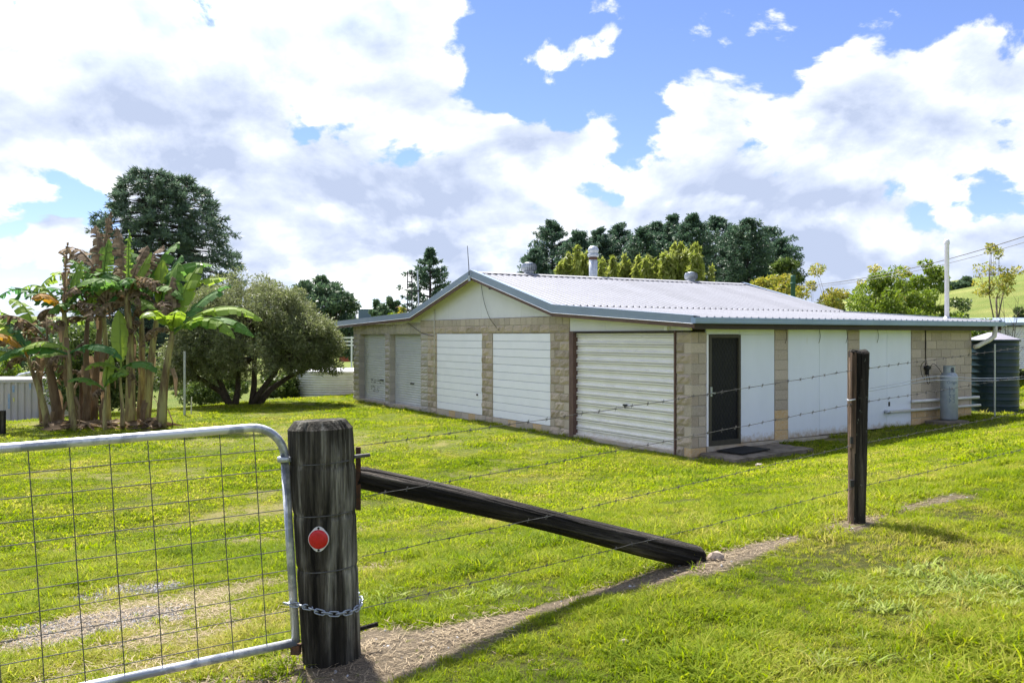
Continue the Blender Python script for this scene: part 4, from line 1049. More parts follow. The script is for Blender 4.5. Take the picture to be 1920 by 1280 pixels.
for k in range(22):
    a0 = 2 * math.pi * k / 22; a1 = 2 * math.pi * (k + 1) / 22
    if 3.75 < a0 < 4.35 or 5.0 < a0 < 5.65: zz = (1.24, 1.27)
    else: zz = (1.10, 1.27)
    for (ra, rb_) in ((0.130, 0.126),):
        co_.add([(ra * math.cos(a0), ra * math.sin(a0), zz[0]), (ra * math.cos(a1), ra * math.sin(a1), zz[0]), (ra * math.cos(a1), ra * math.sin(a1), zz[1]), (ra * math.cos(a0), ra * math.sin(a0), zz[1])], [(0, 1, 2, 3)])
co_.build('collar', M['cylinder_paint'], gb, True)
va = MB().tube([(0, 0, 1.12), (0, 0, 1.22)], 0.025, 10); va.tube([(0, -0.05, 1.19), (0, 0.05, 1.19)], 0.018, 8); va.build('valve', M['black_plastic'], gb)
def curved_text(txt, size, z, ang0, rad, parent, name, m_, vertical=False):
    cu = bpy.data.curves.new(name, 'FONT'); cu.body = txt; cu.size = size; cu.align_x = 'CENTER'; cu.resolution_u = 3
    to = bpy.data.objects.new(name, cu); COL.objects.link(to); bpy.context.view_layer.update()
    me = bpy.data.meshes.new_from_object(to); bpy.data.objects.remove(to); bpy.data.curves.remove(cu)
    for v in me.vertices:
        x_, y_ = v.co.x, v.co.y
        if vertical: x_, y_ = -y_, x_
        a = ang0 + x_ / rad; v.co = (rad * math.cos(a), rad * math.sin(a), z + y_)
    me.materials.append(M[m_]); return link(name, me, None, parent)
curved_text('Origin', 0.095, 0.86, math.radians(-126), 0.192, gb, 'lettering', 'print_blue')
lab = MB()                                              # worn vertical lines of print, too small to read
for (a_, z0, z1) in ((-146, 0.42, 0.78), (-138, 0.45, 0.78), (-122, 0.38, 0.74), (-114, 0.42, 0.70)):
    z = z0
    while z < z1:
        h = 0.012 + 0.03 * rr.random()
        if rr.random() < 0.75:
            t0_, t1_ = math.radians(a_ - 2.4), math.radians(a_ + 2.4)
            lab.add([(0.1915 * math.cos(t0_), 0.1915 * math.sin(t0_), z), (0.1915 * math.cos(t1_), 0.1915 * math.sin(t1_), z), (0.1915 * math.cos(t1_), 0.1915 * math.sin(t1_), z + h), (0.1915 * math.cos(t0_), 0.1915 * math.sin(t0_), z + h)], [(0, 1, 2, 3)])
        z += h + 0.012
lab.build('worn_print', M['print_blue'], gb)
pv = MB().box(-0.55, 0.32, -0.30, 0.26, -0.12, 0.0).build('paver', M['old_concrete']); pv.location = gb.location + Vector((0, 0, -0.002)); pv.rotation_euler.z = shed.rotation_euler.z
tag(pv, 'low concrete paver under the gas cylinder', 'paver')

# ------------------------------------------------------------------ fence and gate
FG = Vector((-0.865, -0.501, 0)).normalized()       # from the strainer post along the gate
S0P = Vector((-0.897, 4.30, 0)); S0P.z = gz(S0P.x, S0P.y)
P2P = Vector((2.50, 6.27, 0)); P2P.z = gz(P2P.x, P2P.y)
FN = Vector((0.501, -0.865, 0)).normalized()        # towards the photographer
FDIR = -FG
# strainer post: a stout round log leaning a little, chamfered top
st = empty('strainer_post', (S0P.x, S0P.y, S0P.z)); tag(st, 'stout weathered round gate post with a red reflector', 'fence post')
V = []; Fc = []; n = 132
prof = [(-0.35, 0.138), (0.0, 0.141)] + [(0.02 + 0.0223 * i, 0.1405 + 0.015 * (i / 50) + (0.005 * math.sin((i - 30) / 20 * math.pi) if 30 < i < 50 else 0)) for i in range(51)] + [(1.148, 0.156), (1.182, 0.131), (1.190, 0.124), (1.191, 0.06)]
prng = random.Random(4)
grooves = [(prng.random() * 6.283, 0.022 + 0.035 * prng.random(), 0.003 + 0.010 * prng.random() ** 2, prng.random() * 1.2 - 0.2, 0.5 + 0.9 * prng.random()) for _ in range(30)]
for zi, (z, rad) in enumerate(prof):
    lean = Vector((-0.052, -0.03, 0)) * (z / 1.19)
    for ring in (0.985, 0.735, 0.465):
        rad -= 0.006 * math.exp(-((z - ring) / 0.016) ** 2)
    for j in range(n):
        th = 2 * math.pi * j / n; r_ = rad * (1 + 0.018 * math.sin(2 * th + 0.7) + 0.008 * math.sin(5 * th + z * 1.5)) + 0.0012 * (prng.random() - .5)
        for (ga, gw, gd, z0, zl) in grooves:
            if not (z0 < z < z0 + zl): continue
            dth = (th - ga - 0.05 * math.sin(z * 3 + ga) - 0.02 * math.sin(z * 13 + ga) + math.pi) % (2 * math.pi) - math.pi
            r_ -= gd * math.exp(-(dth / gw) ** 2) * min(1, (z - z0) * 8, (z0 + zl - z) * 8)
        V.append((lean.x + r_ * math.cos(th), lean.y + r_ * math.sin(th), z + (0.006 * math.cos(th + 0.6) if z > 1.14 else 0)))
for i in range(len(prof) - 1):
    for j in range(n):
        a = i * n + j; b = i * n + (j + 1) % n; Fc.append((a, b, b + n, a + n))
Fc.append(tuple((len(prof) - 1) * n + j for j in range(n)))
mb = MB(); mb.add(V, Fc); mb.build('log', M['strainer_wood'], st, False)
for ring, rad in ((0.985, 0.151), (0.735, 0.146), (0.465, 0.141)):
    pts = []
    for j in range(25):
        th = 2 * math.pi * j / 24; pts.append((-0.052 * ring / 1.19 + (rad + 0.001) * math.cos(th), -0.03 * ring / 1.19 + (rad + 0.001) * math.sin(th), ring + 0.012 * math.sin(th + 2)))
    MB().tube(pts, 0.0032, 5, False).build('tie_wire', M['wire_old'], st)
# reflector on the face towards the road
ref = MB(); k = 28
def oval(j, sx=0.052, tip=0.080):
    th = 2 * math.pi * j / k; c, s_ = math.cos(th), math.sin(th)
    x_ = 0.0495 * c; z_ = 0.0495 * s_ + (0.011 * max(0, abs(s_) - 0.75) / 0.25) * (1 if s_ > 0 else -1); return x_, z_
V = [(oval(j)[0], 0, oval(j)[1]) for j in range(k)] + [(oval(j)[0], 0.006, oval(j)[1]) for j in range(k)]
ref.add(V, [tuple(range(k))[::-1] if False else tuple(range(k)), tuple(range(2 * k - 1, k - 1, -1))] + [(j, k + j, k + (j + 1) % k, (j + 1) % k) for j in range(k)])
rf = ref.build('reflector', M['reflector_white'], st)
fdir = Vector((0.04, -1, 0)).normalized()
rz = 0.635
rf.location = (-0.052 * rz / 1.19 + 0.147 * fdir.x - 0.005, -0.03 * rz / 1.19 + 0.158 * fdir.y, rz); rf.rotation_euler = (0.02, 0, 0.04)
ln = MB().lathe([(0.0, 0.0), (0.044, 0.0), (0.046, 0.004), (0.043, 0.009), (0.030, 0.012), (0.0, 0.013)], 30, cap=False).build('red_lens', M['red_lens'], rf, True); ln.rotation_euler = (math.pi / 2, 0, 0)
for z in (0.0525, -0.0525):
    o = MB().lathe([(0.006, 0.0), (0.005, 0.003)], 10).build('screw', M['black_plastic'], rf); o.rotation_euler = (math.pi / 2, 0, 0); o.location = (0, -0.0005, z)
# short steel rod and flat iron on the fence side
o = MB().box(-0.012, 0.012, -0.006, 0.006, 0.72, 1.04).build('flat_iron', M['rust'], st); o.location = FDIR * 0.168 + Vector((-0.03, 0.01, 0))
MB().tube([Vector((-0.04, -0.03, 1.0)) + FDIR * 0.10 + FN * 0.03, Vector((-0.04, -0.03, 1.005)) + FDIR * 0.235 + FN * 0.03], 0.010, 8).build('steel_rod', M['wire_old'], st)
MB().tube([Vector((0, 0, 0.12)) + FDIR * 0.10, Vector((0, 0, 0.14)) + FDIR * 0.235 + FN * 0.02], 0.012, 7).build('wooden_peg', M['post_wood'], st)

# strut: a blackened log from high on the strainer down to the ground
foot = from_sd(-7.56, FD - 0.08); foot = Vector((foot[0], foot[1], gz(*foot)))
top = S0P + FDIR * 0.15 - FN * 0.06 + Vector((0, 0, 0.885))
ax = (foot + Vector((0, 0, 0.035)) - top); Ls = ax.length
sb = empty('brace_log', top); tag(sb, 'blackened timber strut slanting from the gate post down to the ground', 'fence strut')
q = ax.to_track_quat('Z', 'Y'); sb.rotation_mode = 'QUATERNION'; sb.rotation_quaternion = q
V = []; Fc = []; n = 72; m_ = 60; sgr = [(prng.random() * 6.283, 0.03 + 0.05 * prng.random(), 0.002 + 0.007 * prng.random(), prng.random() * 1.1 - 0.2, 0.25 + 0.5 * prng.random()) for _ in range(26)]
for i in range(m_ + 1):
    t = i / m_; z = t * (Ls + 0.05); rad = 0.058 + 0.020 * t + 0.004 * math.sin(t * 9)
    if i == m_: rad *= 0.72
    if i == 0: rad *= 0.9
    for j in range(n):
        th = 2 * math.pi * j / n
        rj = rad * (1 + 0.06 * math.sin(2 * th + 1) + 0.03 * math.sin(5 * th + 3 * t) + 0.02 * math.sin(9 * th + 1.5 * t + 2) + 0.012 * (prng.random() - .5))
        for (ga, gw, gd, z0, zl) in sgr:
            if z0 < t < z0 + zl:
                dth = (th - ga - 0.12 * math.sin(t * 7 + ga) + math.pi) % (2 * math.pi) - math.pi; rj -= gd * math.exp(-(dth / gw) ** 2) * min(1, (t - z0) * 9, (z0 + zl - t) * 9)
        V.append((rj * math.cos(th) + 0.018 * math.sin(t * 3.1), rj * math.sin(th) + 0.006 * math.sin(t * 5), z))
for i in range(m_):
    for j in range(n):
        a = i * n + j; b = i * n + (j + 1) % n; Fc.append((a, b, b + n, a + n))
Fc += [tuple(range(n))[::-1], tuple(m_ * n + j for j in range(n))]
mb = MB(); mb.add(V, Fc); mb.build('log', M['strut_wood'], sb)
rk = bmesh.new(); bmesh.ops.create_icosphere(rk, subdivisions=2, radius=1)
for v in rk.verts: v.co *= 0.85 + 0.3 * prng.random()
me = bpy.data.meshes.new('foot_stone'); rk.to_mesh(me); rk.free()
o = link('foot_stone', me, M['rock']); o.scale = (0.055, 0.045, 0.04); fp = foot + FDIR * 0.10 + FN * 0.09; o.location = (fp.x, fp.y, gz(fp.x, fp.y) + 0.012)
tag(o, 'small brown stone wedged at the foot of the strut', 'stone')

# split hardwood post
pp = empty('fence_post', P2P); tag(pp, 'narrow split hardwood fence post with mossy top standing in the bank', 'fence post')
V = []; Fc = []; n = 56; zs = [-0.3, 0.0, 0.03] + [0.03 + 0.03 * i for i in range(1, 39)] + [1.20, 1.235, 1.25]; pgr = [(prng.random() * 6.283, 0.03 + 0.06 * prng.random(), 0.002 + 0.005 * prng.random(), prng.random() * 1.2 - 0.3, 0.3 + 0.6 * prng.random()) for _ in range(22)]
for i, z in enumerate(zs):
    for j in range(n):
        th = 2 * math.pi * j / n; c, s_ = math.cos(th), math.sin(th)
        hx = 0.058 + 0.010 * (z / 1.25); hy = 0.056
        sq = (abs(c / hx) ** 3.2 + abs(s_ / hy) ** 3.2) ** (-1 / 3.2)
        sq *= 1 + 0.03 * math.sin(4 * th + z * 3) + 0.014 * (prng.random() - .5) + 0.03 * math.sin(z * 6 + th)
        for (ga, gw, gd, z0, zl) in pgr:
            if z0 < z < z0 + zl:
                dth = (th - ga - 0.08 * math.sin(z * 6 + ga) + math.pi) % (2 * math.pi) - math.pi; sq -= gd * math.exp(-(dth / gw) ** 2)
        x_ = sq * c + 0.012 * z; y_ = sq * s_
        if i == len(zs) - 1: x_ *= 0.82; y_ *= 0.8
        zt = z + (0.010 * math.sin(2 * th + 1) if z > 1.2 else 0)
        V.append((x_, y_, zt))
for i in range(len(zs) - 1):
    for j in range(n):
        a = i * n + j; b = i * n + (j + 1) % n; Fc.append((a, b, b + n, a + n))
Fc.append(tuple((len(zs) - 1) * n + j for j in range(n)))
mb = MB(); mb.add(V, Fc); po = mb.build('timber', M['post_wood'], pp); po.data.materials.append(M['split_wood'])
for pl in po.data.polygons:
    if pl.center.x - 0.012 * pl.center.z < -0.036 and pl.center.z < 1.22: pl.material_index = 1
# splintered slab on its left edge, mortises, staple
sp = MB(); sp.hexa([(-0.064, -0.050, 0.55), (-0.045, -0.062, 0.55), (-0.040, -0.02, 0.55), (-0.064, -0.01, 0.55), (-0.052, -0.054, 1.235), (-0.032, -0.063, 1.20), (-0.03, -0.02, 1.19), (-0.054, -0.02, 1.24)])
sp.build('splinter', M['split_wood'], pp)
for z in (0.58, 0.27): MB().box(-0.064, -0.04, -0.060, -0.036, z, z + 0.05).build('mortise', M['black_plastic'], pp)
MB().tube([(-0.035, -0.064, 0.90), (-0.062, -0.068, 0.895), (-0.074, -0.045, 0.89), (-0.068, 0.0, 0.895)], 0.005, 6).build('wire_loop', M['galv'], pp)

# barbed wires
def barbed(name, pts, label, seed, barb=True, rad=0.0016):
    r_ = random.Random(seed); root = empty(name, pts[0]); o0 = Vector(pts[0])
    P_ = []; 
    for a, b in zip(pts[:-1], pts[1:]):
        a = Vector(a); b = Vector(b); L_ = (b - a).length; ns_ = max(2, int(L_ / 0.12)); sag = 0.012 * L_ / 4
        for i in range(ns_): 
            t = i / ns_; p_ = a.lerp(b, t) - Vector((0, 0, 4 * sag * t * (1 - t))); P_.append(p_ - o0 + Vector((0, 0, 0.004 * (r_.random() - .5))))
    P_.append(Vector(pts[-1]) - o0)
    MB().tube(P_, rad, 4, False).build('strand', M['wire_galv'], root)
    # second strand twisted round the first
    Q = []
    for i, p_ in enumerate(P_):
        Q.append(p_ + Vector((0, 0.0022 * math.cos(i * 1.9), 0.0022 * math.sin(i * 1.9))))
    MB().tube(Q, rad * 0.9, 4, False).build('strand', M['wire_galv'], root)
    if barb:
        mb = MB()
        for i in range(1, len(P_) - 1):
            p_ = P_[i]; a = r_.random() * 6.28
            for q in (0, 1.57):
                d_ = Vector((0.4 * math.cos(a + q), 0.4 * math.sin(a + q), math.sin(a + q + 1))).normalized() * 0.014
                mb.tube([p_ - d_, p_ + d_], 0.0014, 3, False)
            mb.tube([p_ - FDIR * 0.006, p_ + FDIR * 0.006], 0.0036, 5)
        mb.build('barbs', M['wire_galv'], root)
    tag(root, label, 'wire', 'fence wires'); return root
nextp = Vector((*from_sd(-2.15, FD), 0)); nextp.z = gz(nextp.x, nextp.y)
HT = [(1.055, 1.115, 'topmost'), (0.80, 0.872, 'second from the top'), (0.50, 0.575, 'third from the top'), (0.24, 0.265, 'lowest')]
for i, (h0, h1, w_) in enumerate(HT):
    a = S0P + FDIR * 0.14 + FN * 0.05 + Vector((0, 0, h0)); b = P2P + FN * 0.02 + Vector((0, 0, h1)); c = nextp + Vector((0, 0, h1 + 0.03 - 0.02 * i))
    barbed('barbed_wire', [a, b, c], 'barbed wire, %s, strung from the gate post past the split post' % w_, 20 + i)
for i, (z0, bump_, z1) in enumerate(((0.965, 0.99, 0.80), (0.945, 0.96, 1.02))):
    pts = [P2P + Vector((0, 0, z0)) + FN * 0.03]
    for t, dz in ((0.12, 0.0), (0.25, bump_ - z0 - 0.012), (0.42, -0.06), (0.62, -0.10), (0.8, -0.02), (1.0, z1 - z0 + 0.1)):
        p_ = P2P.lerp(nextp, t); pts.append(p_ + Vector((0, 0, z0 + dz)))
    P_ = [p_ - pts[0] for p_ in pts]; root = empty('plain_wire', pts[0])
    cable(P_, rad=0.0028).build('strand', M['galv'], root)
    tag(root, ('loose plain wire sagging from the split post, the upper one', 'loose plain wire sagging from the split post, the lower one')[i], 'wire')

# mesh gate
BR = S0P + FG * 0.18; BR.z = 0.828
TR = S0P + FG * 0.2446; TR.z = 1.887
UP = (TR - BR); UPL = UP.length
def gp(u, v):      # u metres along the gate from the hinge stile, v 0..1 up
    return BR + FG * u + Vector((0, 0, -0.030 * u)) + UP * v
gate = empty('gate', gp(0, 0)); g0 = gp(0, 0)
tag(gate, 'galvanised tube gate with square wire mesh hung on the stout post', 'gate')
GL = 2.9
def rel(p): return p - g0
arc = [rel(gp(0.0, 0.86))]
for k in range(9):
    a = k / 8 * math.pi / 2; arc.append(rel(gp(0.155 * (1 - math.cos(a)), 0.86 + 0.14 * math.sin(a))))
path = [rel(gp(0, 0.0)), rel(gp(0, 0.4)), rel(gp(0, 0.86))] + arc[1:] + [rel(gp(u, 1.0)) for u in (0.6, 1.2, 2.0, GL)]
MB().tube(path, 0.0205, 12).build('frame_tube', M['galv_gate'], gate, True)
MB().tube([rel(gp(0.0, 0.0)), rel(gp(1.0, 0.0)), rel(gp(GL, 0.0))], 0.0205, 12).build('bottom_rail', M['galv_gate'], gate, True)
MB().tube([rel(gp(GL, 0.0)), rel(gp(GL, 1.0))], 0.0205, 12).build('end_stile', M['galv_gate'], gate, True)
MB().tube([rel(gp(1.24, 0.02)), rel(gp(1.60, 1.0))], 0.0205, 12).build('brace_tube', M['galv_gate'], gate, True)
for i in range(18):
    u = 0.14 + i * 0.156; b_ = 0.004 * math.sin(i * 1.7)
    v1 = 1.0 if u > 0.155 else 0.86 + 0.14 * math.sin(math.acos(max(0, 1 - u / 0.155)))
    MB().tube([rel(gp(u, 0.0)), rel(gp(u + b_, 0.5)) + FN * b_, rel(gp(u, v1))], 0.0024, 5, False).build('mesh_wire', M['wire_galv'], gate)
for i in range(10):
    v = 0.058 + i * 0.0928 ; c_ = 0.003 * math.sin(i * 2.3)
    MB().tube([rel(gp(-0.002, v)), rel(gp(0.7, v + c_)), rel(gp(1.5, v)), rel(gp(GL, v))], 0.0024, 5, False).build('mesh_wire', M['wire_galv'], gate)
# hinges: collar and gudgeon at the top, pin at the bottom
hz = rel(gp(0.0, 0.845))
hg = MB().lathe([(0.034, -0.012), (0.036, -0.010), (0.036, 0.010), (0.034, 0.012)], 16, tuple(hz)).build('hinge', M['galv'], gate, True)
MB().tube([hz, hz - FG * 0.07, hz - FG * 0.125 + Vector((0, 0, 0.004))], 0.009, 7).build('gudgeon', M['rust'], hg)
MB().tube([hz - FG * 0.05 + Vector((0, 0, -0.02)), hz - FG * 0.05 + Vector((0, 0, 0.035))], 0.008, 7).build('pin', M['rust'], hg)
MB().box(-0.022, 0.022, -0.022, 0.022, -0.055, -0.012).build('hinge_cup', M['rust'], gate)
# chain round post and stile
lk = MB(); R0, wlen, rt = 0.0115, 0.014, 0.0036; pts = []
for k in range(20):
    a = 2 * math.pi * k / 20; pts.append((wlen * (1 if math.cos(a) > 0 else -1) * (abs(math.cos(a)) > 1e-6) + R0 * math.cos(a), R0 * math.sin(a), 0))
pts.append(pts[0]); lme = lk.tube(pts, rt, 6, False).mesh('link'); lme.materials.append(M['chain_steel'])
lme.polygons.foreach_set('use_smooth', np.ones(len(lme.polygons), dtype=bool))
chz = gp(0, 0.17).z
ch = empty('chain', (S0P.x, S0P.y, chz)); tag(ch, 'steel link chain looped round the gate post and the gate stile', 'chain')
cxy = Vector((-0.010, -0.004, 0)); path = []
gdir = math.atan2(FG.y, FG.x)
stile = gp(0, 0.17) - Vector((S0P.x, S0P.y, chz)); stile.z = 0
for k in range(41):                                   # front half of the post, from the right edge round to the gate
    t = k / 40; th = gdir + math.pi - 0.55 - 0 + t * 0  
    ang = (gdir + math.pi + 0.25) - t * (math.pi - 0.30)   # passes the camera side
    path.append(cxy + Vector((0.1535 * math.cos(ang), 0.1535 * math.sin(ang), 0.035 * (2 * t - 1) ** 2 - 0.03 - 0.0 * t)))
path.append(stile + FN * 0.032 + Vector((0, 0, 0.012))); path.append(stile + FG * 0.032 + Vector((0, 0, 0.014))); path.append(stile - FN * 0.03 + Vector((0, 0, 0.010)))
path.append(stile - FG * 0.02 - FN * 0.03 + Vector((0, 0, -0.004))); path.append(cxy + FG * 0.156 - FN * 0.015 + Vector((0, 0, -0.02)))
# walk the path, one link every pitch
pitch = 0.0345; acc = 0.0; cnt = 0
for a, b in zip(path[:-1], path[1:]):
    seg = (b - a).length; d_ = (b - a).normalized(); pos = -acc if False else (pitch - acc if cnt else 0)
    while pos <= seg:
        o = link('link', lme, None, ch); p_ = a + d_ * pos; o.location = p_
        qz = d_.to_track_quat('X', 'Z'); o.rotation_mode = 'QUATERNION'
        from mathutils import Quaternion
        o.rotation_quaternion = qz @ Quaternion((1, 0, 0), (math.pi / 2 if cnt % 2 else 0) + 0.6)
        cnt += 1; pos += pitch
    acc = (seg - (pos - pitch))
print('links', cnt)
# pale stones lying in the grass
for (px, py, sz, lab_) in ((1172, 1213, 0.035, 'pale stone lying in the near grass below the strut'), (1424, 876, 0.07, 'pale stone in the lawn out from the shed corner')):
    p_ = ground_px(px, py); rk = bmesh.new(); bmesh.ops.create_icosphere(rk, subdivisions=2, radius=1)
    for v in rk.verts: v.co *= 0.85 + 0.3 * prng.random()
    me = bpy.data.meshes.new('stone'); rk.to_mesh(me); rk.free()
    o = link('stone', me, M['pale_rock']); o.location = p_ + Vector((0, 0, sz * 0.5)); o.scale = (sz * 1.2, sz * 0.7, sz * 0.5); o.rotation_euler = (0.1, 0.1, 0.5); tag(o, lab_, 'stone')

# ------------------------------------------------------------------ foliage tools
def leaf_mesh(name, C, L_, W_, rg, D=None, spread=1.0, up=0.0, droop=0.0):
    """rhombic leaves centred at C; D gives preferred directions"""
    C = np.asarray(C, dtype=float); n = len(C)
    d = rg.normal(0, 1, (n, 3)); d /= np.linalg.norm(d, axis=1, keepdims=True) + 1e-9
    if D is not None:
        d = np.asarray(D) + spread * d
    d[:, 2] += up - droop
    d /= np.linalg.norm(d, axis=1, keepdims=True) + 1e-9
    s = np.cross(d, rg.normal(0, 1, (n, 3))); s /= np.linalg.norm(s, axis=1, keepdims=True) + 1e-9
    l = (L_ * (0.6 + 0.8 * rg.random(n)))[:, None]; w = (W_ * (0.6 + 0.8 * rg.random(n)))[:, None]
    V = np.stack([C - d * l * .5, C + s * w * .5 - d * l * 0.05, C + d * l * .5, C - s * w * .5 - d * l * 0.05], 1)
    return np_mesh(name, V.reshape(-1, 3), np.arange(4 * n).reshape(n, 4))

def unit(v): return v / (np.linalg.norm(v) + 1e-9)

def conifer(name, label, base, H, prof, seed, leafm, zlow, step, per, leafn, leaf_l, leaf_w, tuft_r, inner=0.55, rise=0.1, droop=0.0, group=None, twig=True, nt=3, trunk_r=0.3):
    """whorled branches, foliage gathered in tufts along the outer part of each"""
    rg = np.random.default_rng(seed); root = empty(name, base); tag(root, label, 'tree', group)
    MB().tube([(0, 0, -0.5), (0.05, 0, H * 0.5), (0, 0.03, H * 0.97)], [trunk_r, trunk_r * 0.65, 0.05], 9).build('trunk', M['pine_bark'], root, True)
    br = MB(); C = []; D = []; z = zlow
    while z < H:
        Rr = prof((z - zlow) / (H - zlow)); a0 = rg.random() * 6.28
        for j in range(per):
            a = a0 + 6.283 * j / per + rg.normal(0, 0.22); L_ = Rr * (0.72 + 0.38 * rg.random())
            if L_ < 0.15: continue
            dr = np.array([math.cos(a), math.sin(a), 0.0]); pts = []
            zz = z + rg.normal(0, step * 0.25)
            for k in range(5):
                t = k / 4; pts.append(dr * L_ * t + np.array([0, 0, zz + rise * L_ * t - droop * L_ * t * t + 0.06 * L_ * t ** 4]))
            if twig: br.tube([tuple(p_) for p_ in pts], [0.05, 0.045, 0.04, 0.03, 0.02], 3, False)
            for q in range(nt):
                t = inner + (1 - inner) * (q + rg.random() * 0.6 + 0.4) / nt; t = min(t, 1.0)
                i = min(int(t * 4), 3); f = t * 4 - i; c = pts[i] * (1 - f) + pts[i + 1] * f
                m = max(3, int(leafn * (0.7 + 0.6 * rg.random())))
                off = rg.normal(0, 1, (m, 3)); off /= np.linalg.norm(off, axis=1, keepdims=True)
                rad = tuft_r * (0.35 + 0.65 * rg.random((m, 1)))
                o = off * rad; o[:, 2] *= 0.8
                C.append(c + o); dd = off * 0.9 + dr * 0.5; D.append(dd)
        z += step * (0.8 + 0.4 * rg.random())
    if twig: br.build('branches', M['pine_bark'], root)
    me = leaf_mesh('crown', np.concatenate(C), leaf_l, leaf_w, rg, np.concatenate(D), 0.35)
    link('crown', me, M[leafm], root); return root

def broadleaf(name, label, base, trunks, clusters, seed, leafm, n_leaf, leaf_l, leaf_w, cl_r, bark='bark', limb=0.05, droop=0.0, flat=0.8, cat='tree', group=None, limbs=True, shell=0.45):
    """clusters: points of the crown relative to base; limbs run from the trunk heads to them"""
    rg = np.random.default_rng(seed); root = empty(name, base); tag(root, label, cat, group)
    heads = []
    tr = MB()
    for tp in trunks:
        pts = [tuple(p_[:3]) for p_ in tp]; rad = [p_[3] for p_ in tp]
        tr.tube(pts, rad, 8, True, 0.12, seed); heads.append(np.array(pts[-1])); 
        if len(pts) > 2: heads.append(np.array(pts[-2]))
    if limbs:
        for i, c in enumerate(clusters):
            h = heads[int(np.argmin([np.linalg.norm((c - q) * np.array([1, 1, 0.6])) for q in heads]))]
            mid = h * 0.45 + c * 0.55 + np.array([rg.normal(0, .1), rg.normal(0, .1), -0.12 * np.linalg.norm(c - h)])
            tr.tube([tuple(h), tuple(h * 0.75 + mid * 0.25), tuple(mid), tuple(c)], [limb, limb * 0.8, limb * 0.5, limb * 0.16], 5, False)
    if trunks: tr.build('trunk', M[bark], root, True)
    C = []; D = []
    for c in clusters:
        m = int(n_leaf * (0.6 + 0.8 * rg.random())); off = rg.normal(0, 1, (m, 3)); off /= np.linalg.norm(off, axis=1, keepdims=True)
        rad = cl_r * (0.7 + 0.6 * rg.random()) * (shell + (1 - shell) * rg.random((m, 1)) ** 0.6)
        o = off * rad; o[:, 2] *= flat; C.append(c + o); D.append(off)
    me = leaf_mesh('crown', np.concatenate(C), leaf_l, leaf_w, rg, np.concatenate(D), 0.9, droop=droop)
    link('crown', me, M[leafm], root); return root

def ellipsoid(rg, n, c, r, lo=0.55, cut=-0.6):
    out_ = []
    while len(out_) < n:
        v = rg.normal(0, 1, 3); v /= np.linalg.norm(v)
        if v[2] < cut: continue
        out_.append(np.array(c) + v * np.array(r) * (lo + (1 - lo) * rg.random() ** 0.5))
    return out_
def base_at(px, Y, dz=0.0):
    x = (px - 960) / F * Y; return Vector((x, Y, gz(x, Y) + dz))
def top_h(py, Y, b): return EYE + (HY - py) / F * Y - b.z
trg = np.random.default_rng(21)

# ------------------------------------------------------------------ banana clump
def banana_leaf(name, parent, org, az, el, L_, W_, droop, m_, tear, rg, fold=0.35, pet=0.16, ns_=22):
    pts = []; p_ = np.array(org, dtype=float); e = el; st_ = L_ / ns_
    for i in range(ns_ + 1):
        pts.append(p_.copy()); d_ = np.array([math.cos(az) * math.cos(e), math.sin(az) * math.cos(e), math.sin(e)]); p_ = p_ + d_ * st_
        e -= droop / ns_ * (0.4 + 1.2 * i / ns_)
    side = np.array([-math.sin(az), math.cos(az), 0.0])
    mb = MB(); rad = [0.026 * (1 - 0.8 * i / ns_) + 0.003 for i in range(ns_ + 1)]
    mb.tube([tuple(q) for q in pts], rad, 5, False)
    i0 = int(pet * ns_)
    for sg in (1, -1):
        i = i0; gap = 0.0; hang = fold + rg.normal(0, 0.08)
        while i < ns_:
            step = 1 if rg.random() < tear else min(2 + int(rg.random() * 2), ns_ - i)
            j = min(i + step, ns_)
            def wid(k):
                t = (k - i0) / (ns_ - i0); return W_ * 0.5 * (math.sin(math.pi * min(1, max(0, t * 0.93 + 0.07))) ** 0.55)
            hg_ = hang + rg.normal(0, 0.10 + 0.35 * tear)
            t_ = pts[min(j, ns_)] - pts[i]; t_ = unit(t_)
            nrm = np.cross(side, t_); nrm = nrm if nrm[2] > 0 else -nrm
            out1 = unit(side * sg * math.cos(hg_) - nrm * math.sin(hg_)); hg2 = hg_ + 0.35 + 0.5 * tear * rg.random()
            out2 = unit(side * sg * math.cos(hg2) - nrm * math.sin(hg2)); sweep = t_ * (0.10 * W_)
            sh = 0.12 * tear * st_ * step if tear > 0.2 else 0
            for (ka, kb) in [(q, q + 1) for q in range(i, j)]:
                wa, wb = wid(ka), wid(kb)
                a0, b0 = pts[ka], pts[kb]
                ga = sh if ka == i else 0; gb_ = sh if kb == j else 0
                a1 = a0 + out1 * wa * .5 + sweep * .5 + t_ * ga; b1 = b0 + out1 * wb * .5 + sweep * .5 - t_ * gb_
                a2 = a0 + out1 * wa * .5 + out2 * wa * .5 + sweep + t_ * ga * 2.2; b2 = b0 + out1 * wb * .5 + out2 * wb * .5 + sweep - t_ * gb_ * 2.2
                if tear > 0.6: a2 = a2 + rg.normal(0, 0.025, 3); b2 = b2 + rg.normal(0, 0.025, 3)
                mb.add([a0, b0, b1, a1], [(0, 1, 2, 3)]); mb.add([a1, b1, b2, a2], [(0, 1, 2, 3)])
            i = j
    return mb.build(name, M[m_], parent, True)

